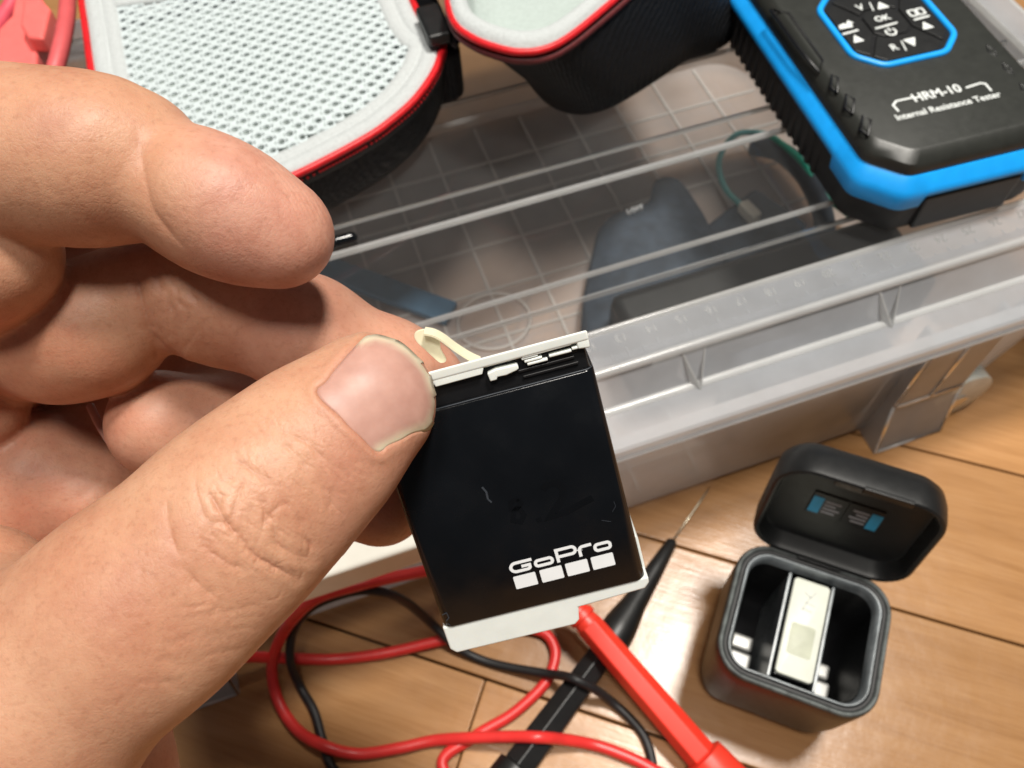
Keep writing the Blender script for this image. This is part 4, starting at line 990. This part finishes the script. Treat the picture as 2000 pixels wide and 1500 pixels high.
# net pocket: real holes
net = G(); cw, ch = 3.35, 5.5; hr = 1.16
def netz(x, y):
    u = (x + 12) / 52; v = (y - 250) / 48; return 122.9 + 1.6 * max(0, 1 - u * u) * max(0, 1 - .7 * v * v)
_lrc = np.array(lr_pts(11.0))
def inside_lr(x, y, d): return bool(inpoly(np.array([[x, y]]), _lrc)[0])
ytop = lambda x: 313 + (x + 68) * -.155
cells = 0; rn = random.Random(5)
for i in range(-30, 30):
    for j in range(-2, 40):
        cx, cy = -12 + i * cw, 200 + j * ch + (ch / 2 if i % 2 else 0)
        if not inside_lr(cx, cy, 10.5) or cy > ytop(cx): continue
        jx, jy = rn.uniform(-.16, .16), rn.uniform(-.16, .16); hx_, hy_ = hr * rn.uniform(.92, 1.08), hr * rn.uniform(.68, .86)
        out = [(cw / 2, 0), (cw / 2, ch / 2), (0, ch / 2), (-cw / 2, ch / 2), (-cw / 2, 0), (-cw / 2, -ch / 2), (0, -ch / 2), (cw / 2, -ch / 2)]
        out8 = []
        for a in range(16):
            t = 2 * math.pi * a / 16; c_, s_ = math.cos(t), math.sin(t); k = min(cw / 2 / (abs(c_) + 1e-9), ch / 2 / (abs(s_) + 1e-9)); out8.append((c_ * k, s_ * k))
        V = []
        for lvl in range(4):
            for a in range(16):
                t = 2 * math.pi * a / 16; ho_ = (jx + hx_ * math.cos(t), jy + hy_ * math.sin(t)); o8 = out8[a]
                f_ = (1, .45, .0, .12)[lvl]; dz = (0, .28, -.18, -.75)[lvl]
                x = cx + ho_[0] * (1 - f_) + o8[0] * f_; y = cy + ho_[1] * (1 - f_) + o8[1] * f_; V.append((x, y, netz(x, y) + dz))
        Fq = []
        for lvl in range(3):
            for a in range(16):
                b = (a + 1) % 16; Fq.append((lvl * 16 + a, lvl * 16 + b, lvl * 16 + 16 + b, lvl * 16 + 16 + a))
        net.add(zl(V), Fq); cells += 1
net.build('mesh_pocket', M['netw'], zc, smooth=True, kind='stuff')
# pocket opening: hem band and the lining flap beyond it
P = [(x, ytop(x) + 1.0, netz(x, ytop(x)) + .2) for x in np.linspace(-57, 34, 20)]
V = []; Fc = []
for p in P:
    for a, b in ((-2.2, -.5), (-2.2, .5), (0, 1.2), (2.6, .7), (2.8, -.6)): V.append((p[0], p[1] + a, p[2] + b))
for i in range(len(P) - 1):
    for k in range(4): Fc.append((i * 5 + k, i * 5 + k + 1, i * 5 + 6 + k, i * 5 + 5 + k))
mesh('pocket_hem', zl(V), [f[::-1] for f in Fc], M['lining'], zc)
V = [(x, y, 121.6 + .8 * math.sin(x * .11)) for y in (300, 345) for x in np.linspace(-58, 36, 24)]
mesh('flap', zl(V), [(i, i + 1, 25 + i, 24 + i) for i in range(23)], M['lining'], zc)
# second, deeper half
rim = [at_z(x, y, 140) for x, y in [(866, -60), (874, 10), (890, 52), (925, 78), (965, 94), (1010, 104), (1060, 100), (1110, 76), (1180, 20), (1260, -50), (1420, -190)]] + [np.array([150., 330, 140]), np.array([75., 345, 140]), np.array([46., 300, 140])]
bas = [at_z(x, y, 101) for x, y in [(955, 30), (975, 70), (1002, 112), (1030, 160), (1064, 197), (1100, 216), (1145, 221), (1195, 208), (1250, 178), (1345, 115), (1430, 50)]] + [np.array([178., 330, 101]), np.array([110., 345, 101]), np.array([78., 310, 101])]
rim = np.array(catmull(rim, 7, closed=True)); bas = np.array(catmull(bas, 7, closed=True)); bcen = bas.mean(0); rcen = rim.mean(0)
def mixr(t, z, sc=1.0, off=0):
    P = bas * (1 - t) + rim * t; c = P.mean(0); Q = c + (P - c) * sc; Q[:, 2] = z; return zl(Q)
V, Fc = loft([mixr(0, 97.2, .86), mixr(0, 98.4, .95), mixr(0, 101, 1.0), mixr(.12, 108, 1.01), mixr(.45, 120, 1.02), mixr(.85, 134, 1.01), mixr(.97, 138.6, 1.0), mixr(1, 139.4, .985)], cap0=True); mesh('shell', V, Fc, M['shell'], zc)
V, Fc = tube(mixr(1, 140.2, .992), 1.2, 10, closed=True); mesh('red_piping', V, Fc, M['piping'], zc)
V, Fc = tube(mixr(.98, 137.2, 1.006), 1.3, 10, closed=True); mesh('zip_tape', V, Fc, plain('dark_red_zip', (.10, .012, .014), .6, var=.4, vs=700), zc)
V, Fc = loft([mixr(1, 140.3, .985), mixr(1, 142.2, .95), mixr(1, 143.2, .89), mixr(1, 142.6, .82), mixr(1, 140.5, .77), mixr(1, 137.5, .75)]); mesh('edge_binding', V, Fc, M['lining'], zc)
V, Fc = loft([mixr(1, 138.5, .755), mixr(.96, 133, .74), mixr(.92, 127, .70), mixr(.92, 126, .3)], cap1=True); mesh('lining', V, Fc, M['lining_grey'], zc)
# zip end: fabric gusset, slider and pull between the halves
V, Fc = loft([zl([(x, y, z) for x, y in rr(42, 57, 242, 300, 6, 5)]) for z in (99, 114, 121)], cap0=True, cap1=True); bevel(mesh('gusset', V, Fc, M['shell'], zc, smooth='auto'), 3.0, 3)
q = at_z(846, 40, 130); V, Fc = boxg(q[0] - 4.2, q[0] + 4.2, q[1] - 9, q[1] + 9, 126, 130.5); bevel(mesh('zip_slider', zl(V), Fc, M['black_matte'], zc, smooth=False), 1.2)
P = [at_z(884, 62, 129), at_z(892, 82, 127), at_z(886, 92, 126)]; V, Fc = tube(P, 1.2, 8); mesh('zip_pull', zl(V), Fc, M['black_matte'], zc)

# ------------------------------------------------------------------ charging case with open lid
CYW = -40; cc_ = np.array([98, 35.]); case = empty('charging_case', (*cc_, 0), CYW, label='small black battery charging case standing open on the floor', cat='charging case')
B0 = (-24.5, 24.5, -22.5, 22.5, 11)
def CR(d, z, b=B0, n=8): return rings_rr(b, [(d, z)], n)[0]
V, Fc = loft([CR(6, .1), CR(3.6, .9), CR(2.2, 3), CR(1.3, 8), CR(.3, 20), CR(0, 40), CR(0, 46.6), CR(.25, 47.2)], cap0=True); mesh('body', V, Fc, M['black_matte'], case)
V, Fc = loft([CR(.25, 47.1), CR(.5, 48.1), CR(1.2, 48.3), CR(1.7, 47.6)]); mesh('rim', V, Fc, M['worn'], case)
V, Fc = loft([CR(1.6, 47.7), CR(2.0, 47.3), CR(3.0, 47.3), CR(3.3, 48.0)]); mesh('gasket', V, Fc, M['black_rubber'], case)
V, Fc = loft([CR(3.3, 47.9), CR(3.6, 48.1), CR(4.0, 47.6), CR(4.5, 45.0), CR(4.8, 43)]); mesh('inner_lip', V, Fc, M['lip'], case)
V, Fc = loft([CR(5.05, 43.2), CR(5.4, 20), CR(6.5, 4)], cap1=True); mesh('well', V, Fc, M['black_recess'], case)
for x in (-6.9, 6.9): box('divider', x - .45, x + .45, -17.2, 17.2, 4, 43.5, M['lip'], case, bev=.2)  # pale colour stands in for the lit top edge of the dividers
for x in (-13, 13):
    box('contact_block', x - 3.6, x + 3.6, -15.5, -6.5, 4, 21, M['grey_metal'], case, bev=1); box('contact_block', x - 3.6, x + 3.6, -4.6, 0.5, 4, 17, M['grey_metal'], case, bev=1)
# hinge and lid
hb = boxg(-7, 7, 20.8, 23.2, 45, 48.6); bevel(mesh('hinge', *hb, M['black_matte'], case, smooth=False), .5)
lidc = bpy.data.objects.new('lid', None); lidc.empty_display_size = .01; link(lidc, case); lidc.location = (.6 * S, 20.9 * S, 47.4 * S); lidc.rotation_euler = (math.radians(79), 0, 0)
# lid local: y from 0 (hinge) to 44 outward, inner face at +z... built lying back, rotated up about the hinge
LBd = (-24.5, 24.5, .6, 44.6, 11)
def LL(d, z): return rings_rr(LBd, [(d, z)], 8)[0]
return_rot = None
V, Fc = loft([LL(5, -13.6), LL(2.4, -13.0), LL(.8, -11), LL(.1, -7.5), LL(0, -2), LL(.3, -.4), LL(1.0, .0), LL(1.9, -.5), LL(2.6, -2.0), LL(3.1, -6.2), LL(4, -6.6)], cap0=True, cap1=True); ls = mesh('lid_shell', V, Fc, M['black_matte'], lidc, smooth='auto')
box('latch', -9, 4, 40.9, 44.0, -3.4, -.2, M['worn'], lidc, bev=.5); box('latch', -1.5, 12.5, 41.8, 44.4, -1.8, .3, M['black_matte'], lidc, bev=.4)
box('hinge_leaf', -9, 9, -.6, 2.4, -3.4, -.3, M['black_matte'], lidc, bev=.5)
for sx, x in ((1, -5.6), (-1, 5.0)):
    card = box('card_slot', x - 5.3, x + 5.0, 17.5, 28.5, -6.55, -6.2, M['black_recess'], lidc, bev=.1)
    xs = x - 5.0 * sx
    box('sticker_band', min(xs, xs + 3.2 * sx), max(xs, xs + 3.2 * sx), 18.5, 26.5, -6.2, -6.1, M['sticker_blue'], lidc)
    for k, (w, y) in enumerate(((4.5, 19.6), (5.5, 21.4), (3.8, 23.2), (5.2, 24.9))):
        xa = xs + 3.8 * sx; box('sticker_line', min(xa, xa + w * sx * .9), max(xa, xa + w * sx * .9), y, y + .8, -6.2, -6.12, M['sticker_grey'], lidc)
# spare battery in the middle slot
sp = empty('spare_battery', (*cc_, 4.2), CYW, label='spare battery with white end standing in the middle slot of the charging case', cat='battery')
rbx('battery_body', -5.9, 5.9, -16.2, 16.2, 0, 39.6, .9, M['black_gloss'], sp); rbx('battery_end', -5.7, 5.7, -15.8, 15.8, 39.4, 41.4, 1.3, M['batt_white'], sp, edge=.5)
rbx('end_patch', -3.7, 3.7, -9.0, 1.0, 41.3, 41.5, .8, M['batt_patch'], sp, edge=.05)
for pts in ([(-1.8, 11.5), (.4, 10.4), (1.6, 12.6)], [(.2, 10.6), (-1.6, 5.6)], [(-1.2, 8.4), (1.9, 8.0)], [(-1.6, 6.2), (1.6, 5.8)]):
    V, Fc = stroke(pts, .3, 41.35, 41.46); mesh('pencil_mark', V, Fc, M['pencil'], sp, smooth=False)

# ------------------------------------------------------------------ test leads
def c4(L): return [(x / 2 + 400, y / 2 + 1000, z) for x, y, z in L]
rl = empty('red_test_lead', at_z(1260, 1340, 0), label='red test lead with hexagonal probe handle and looped cable on the floor', cat='test lead')
A = at_z(1148, 1218, 19.5); B = at_z(1372, 1478, 10.5); L = np.linalg.norm(B - A)
V, Fc = axis_tube([(0, 4.2), (1, 4.9), (L - 1, 5.5), (L, 5.1)], A, B, 6, math.pi / 6 + .30); bevel(mesh('handle', rel(rl, V), Fc, M['red_plastic'], rl, smooth=False), .5)
T_ = (B - A) / L
V, Fc = axis_tube([(0, 5.6), (.6, 7.4), (4, 7.8), (16, 8.6), (18, 8.0)], A + T_ * (L - .6), A + T_ * (L + 30), 28); mesh('guard', rel(rl, V), Fc, M['red_plastic'], rl, smooth='auto')
V, Fc = axis_tube([(0, 7.5), (14, 5.2), (32, 3.2), (34, 2.4)], A + T_ * (L + 17), A + T_ * (L + 60), 24); mesh('cone', rel(rl, V), Fc, M['red_plastic'], rl, smooth='auto')
V, Fc = axis_tube([(-9, 2.9), (-7.5, 4.0), (-4.6, 4.2), (-4.2, 4.9), (-2.2, 5.0), (-1.8, 4.3), (.6, 4.6)], A, B, 24); mesh('strain_relief', rel(rl, V), Fc, M['red_plastic'], rl, smooth='auto')
tail = A - T_ * 8
ca = [tuple(tail), tuple(tail - T_ * 9 + [-3, 2, -3])] + [tuple(at_z(*p)) for p in c4([(1100, 215, 17), (980, 205, 30), (850, 232, 36), (720, 258, 41), (600, 285, 45), (440, 335, 45), (340, 422, 33), (283, 520, 17), (262, 620, 7), (288, 740, 2.3), (360, 850, 2.4), (470, 915, 5.4), (600, 945, 2.5), (760, 922, 2.3), (900, 892, 2.3), (1050, 882, 6.4), (1190, 878, 10), (1300, 880, 13.8), (1400, 888, 8), (1500, 905, 3.0), (1600, 935, 2.3), (1740, 1000, 2.3), (1900, 1120, 2.3), (1700, 1300, 2.3), (1200, 1250, 2.3), (930, 1000, 2.3), (1050, 880, 2.3), (1200, 790, 2.3), (1320, 680, 2.3), (1362, 600, 2.3), (1366, 530, 2.3), (1320, 470, 2.3), (1200, 450, 2.3), (1060, 470, 2.3), (930, 500, 2.3), (700, 552, 2.3), (500, 575, 2.3), (300, 570, 8), (120, 566, 20), (-120, 590, 26), (-320, 700, 20)])]
V, Fc = tube(catmull(ca, 10), 2.0, 14); mesh('cable', rel(rl, V), Fc, M['red_silicone'], rl)
bk = empty('black_test_lead', at_z(1150, 1300, 0), label='black test lead with needle probe and thin cable under the red probe', cat='test lead')
N0 = at_z(1387, 951, 2.5); C0 = at_z(1314, 1056, 4.2); C1 = at_z(1190, 1258, 6.6); H1 = at_z(1010, 1500, 7.2)
V, Fc = axis_tube([(0, .12), (3, .38), (np.linalg.norm(C0 - N0) + 4, .45)], N0, C0, 10); mesh('needle', rel(bk, V), Fc, M['steel'], bk)
d = np.linalg.norm(C1 - C0); V, Fc = axis_tube([(0, 1.5), (1, 2.2), (d * .3, 3.4), (d * .62, 4.5), (d * .82, 6.2), (d * .96, 6.6), (d, 6.0)], C0, C1, 28); mesh('tip_cone', rel(bk, V), Fc, M['black_matte'], bk, smooth='auto')
d2 = np.linalg.norm(H1 - C1); V, Fc = axis_tube([(-.5, 4.4), (1, 5.0), (d2 - 1, 6.0), (d2, 5.6)], C1, H1, 6, math.pi / 6); bevel(mesh('handle', rel(bk, V), Fc, M['black_matte'], bk, smooth=False), .5)
T2 = (H1 - C1) / d2
V, Fc = axis_tube([(-.6, 5), (0, 7.0), (6, 7.2), (22, 5.0), (34, 3.0)], H1, H1 + T2 * 40, 24); mesh('tail_sleeve', rel(bk, V), Fc, M['black_matte'], bk, smooth='auto')
cb = [tuple(H1 + T2 * 33)] + [tuple(at_z(*p)) for p in c4([(900, 1260, 2), (640, 1180, 1.8), (500, 1000, 1.7), (462, 900, 1.7), (428, 780, 1.7), (372, 680, 1.7), (333, 575, 12), (348, 460, 20), (410, 378, 34), (510, 330, 40), (620, 306, 41), (720, 320, 36), (800, 362, 24), (880, 430, 11), (960, 505, 5.8), (1040, 560, 1.8), (1150, 598, 1.7), (1330, 630, 5.8), (1400, 640, 11), (1450, 655, 14.5), (1520, 690, 11), (1590, 742, 3), (1660, 805, 1.6), (1720, 885, 1.6), (1750, 1000, 1.6), (1740, 1160, 1.6), (1600, 1400, 1.6)])]
V, Fc = tube(catmull(cb, 10), 1.6, 12); mesh('cable', rel(bk, V), Fc, M['black_rubber'], bk)
# ------------------------------------------------------------------ red clip and its lead by the zip case, black rod tip by the finger
rc = empty('red_clip', at_z(60, 140, 97), label='pinkish red clamp with thick soft cable lying left of the zip case', cat='clamp')
def rcx(p): return [tuple(np.asarray(q) - np.array(rc.location) / S) for q in p]
base_z = 99.5
P = [at_z(x, y, base_z)[:2] for x, y in [(-8, 190), (4, 150), (20, 92), (44, 66), (52, 22), (98, 24), (108, 42), (96, 96), (92, 190)]]
V, Fc = prism([tuple(p) for p in P], 97.1, 108); bevel(mesh('jaw', rcx(V), Fc, M['pink_silicone'], rc, smooth=False), 1.6, 3)
P = [at_z(x, y, 110)[:2] for x, y in [(50, 66), (56, 16), (92, 16), (108, 34), (94, 92), (64, 90)]]
V, Fc = prism([tuple(p) for p in P], 107, 114); bevel(mesh('thumb_tab', rcx(V), Fc, M['pink_silicone'], rc, smooth=False), 1.4, 3)
P = catmull([at_z(*p) for p in [(84, 230, 106), (104, 150, 114), (122, 80, 117), (132, 10, 116), (128, -80, 110), (90, -200, 103)]], 8); V, Fc = tube(P, 3.1, 16); mesh('boot_cable', rcx(V), Fc, plain('dull_red_cable', (.62, .10, .105), .5), rc)
P = catmull([at_z(*p) for p in [(-120, 200, 101), (-50, 120, 102), (6, 34, 103), (40, -24, 104), (90, -140, 102)]], 8); V, Fc = tube(P, 3.0, 16); mesh('boot_cable', rcx(V), Fc, plain('rose_red_cable', (.68, .09, .13), .45), rc)
a1 = at_z(698, 461, 99.2); a0 = at_z(560, 497, 99.2); L = np.linalg.norm(a1 - a0)
V, Fc = axis_tube([(0, 1.0), (.5, 2.0), (L - 2, 2.0), (L - .6, 1.5), (L, .5)], a0, a1, 20); mesh('rod_tip', V, Fc, M['black_gloss'], None, smooth='auto', label='small glossy black rod end lying on a lid ridge beside the index fingertip', cat='rod')
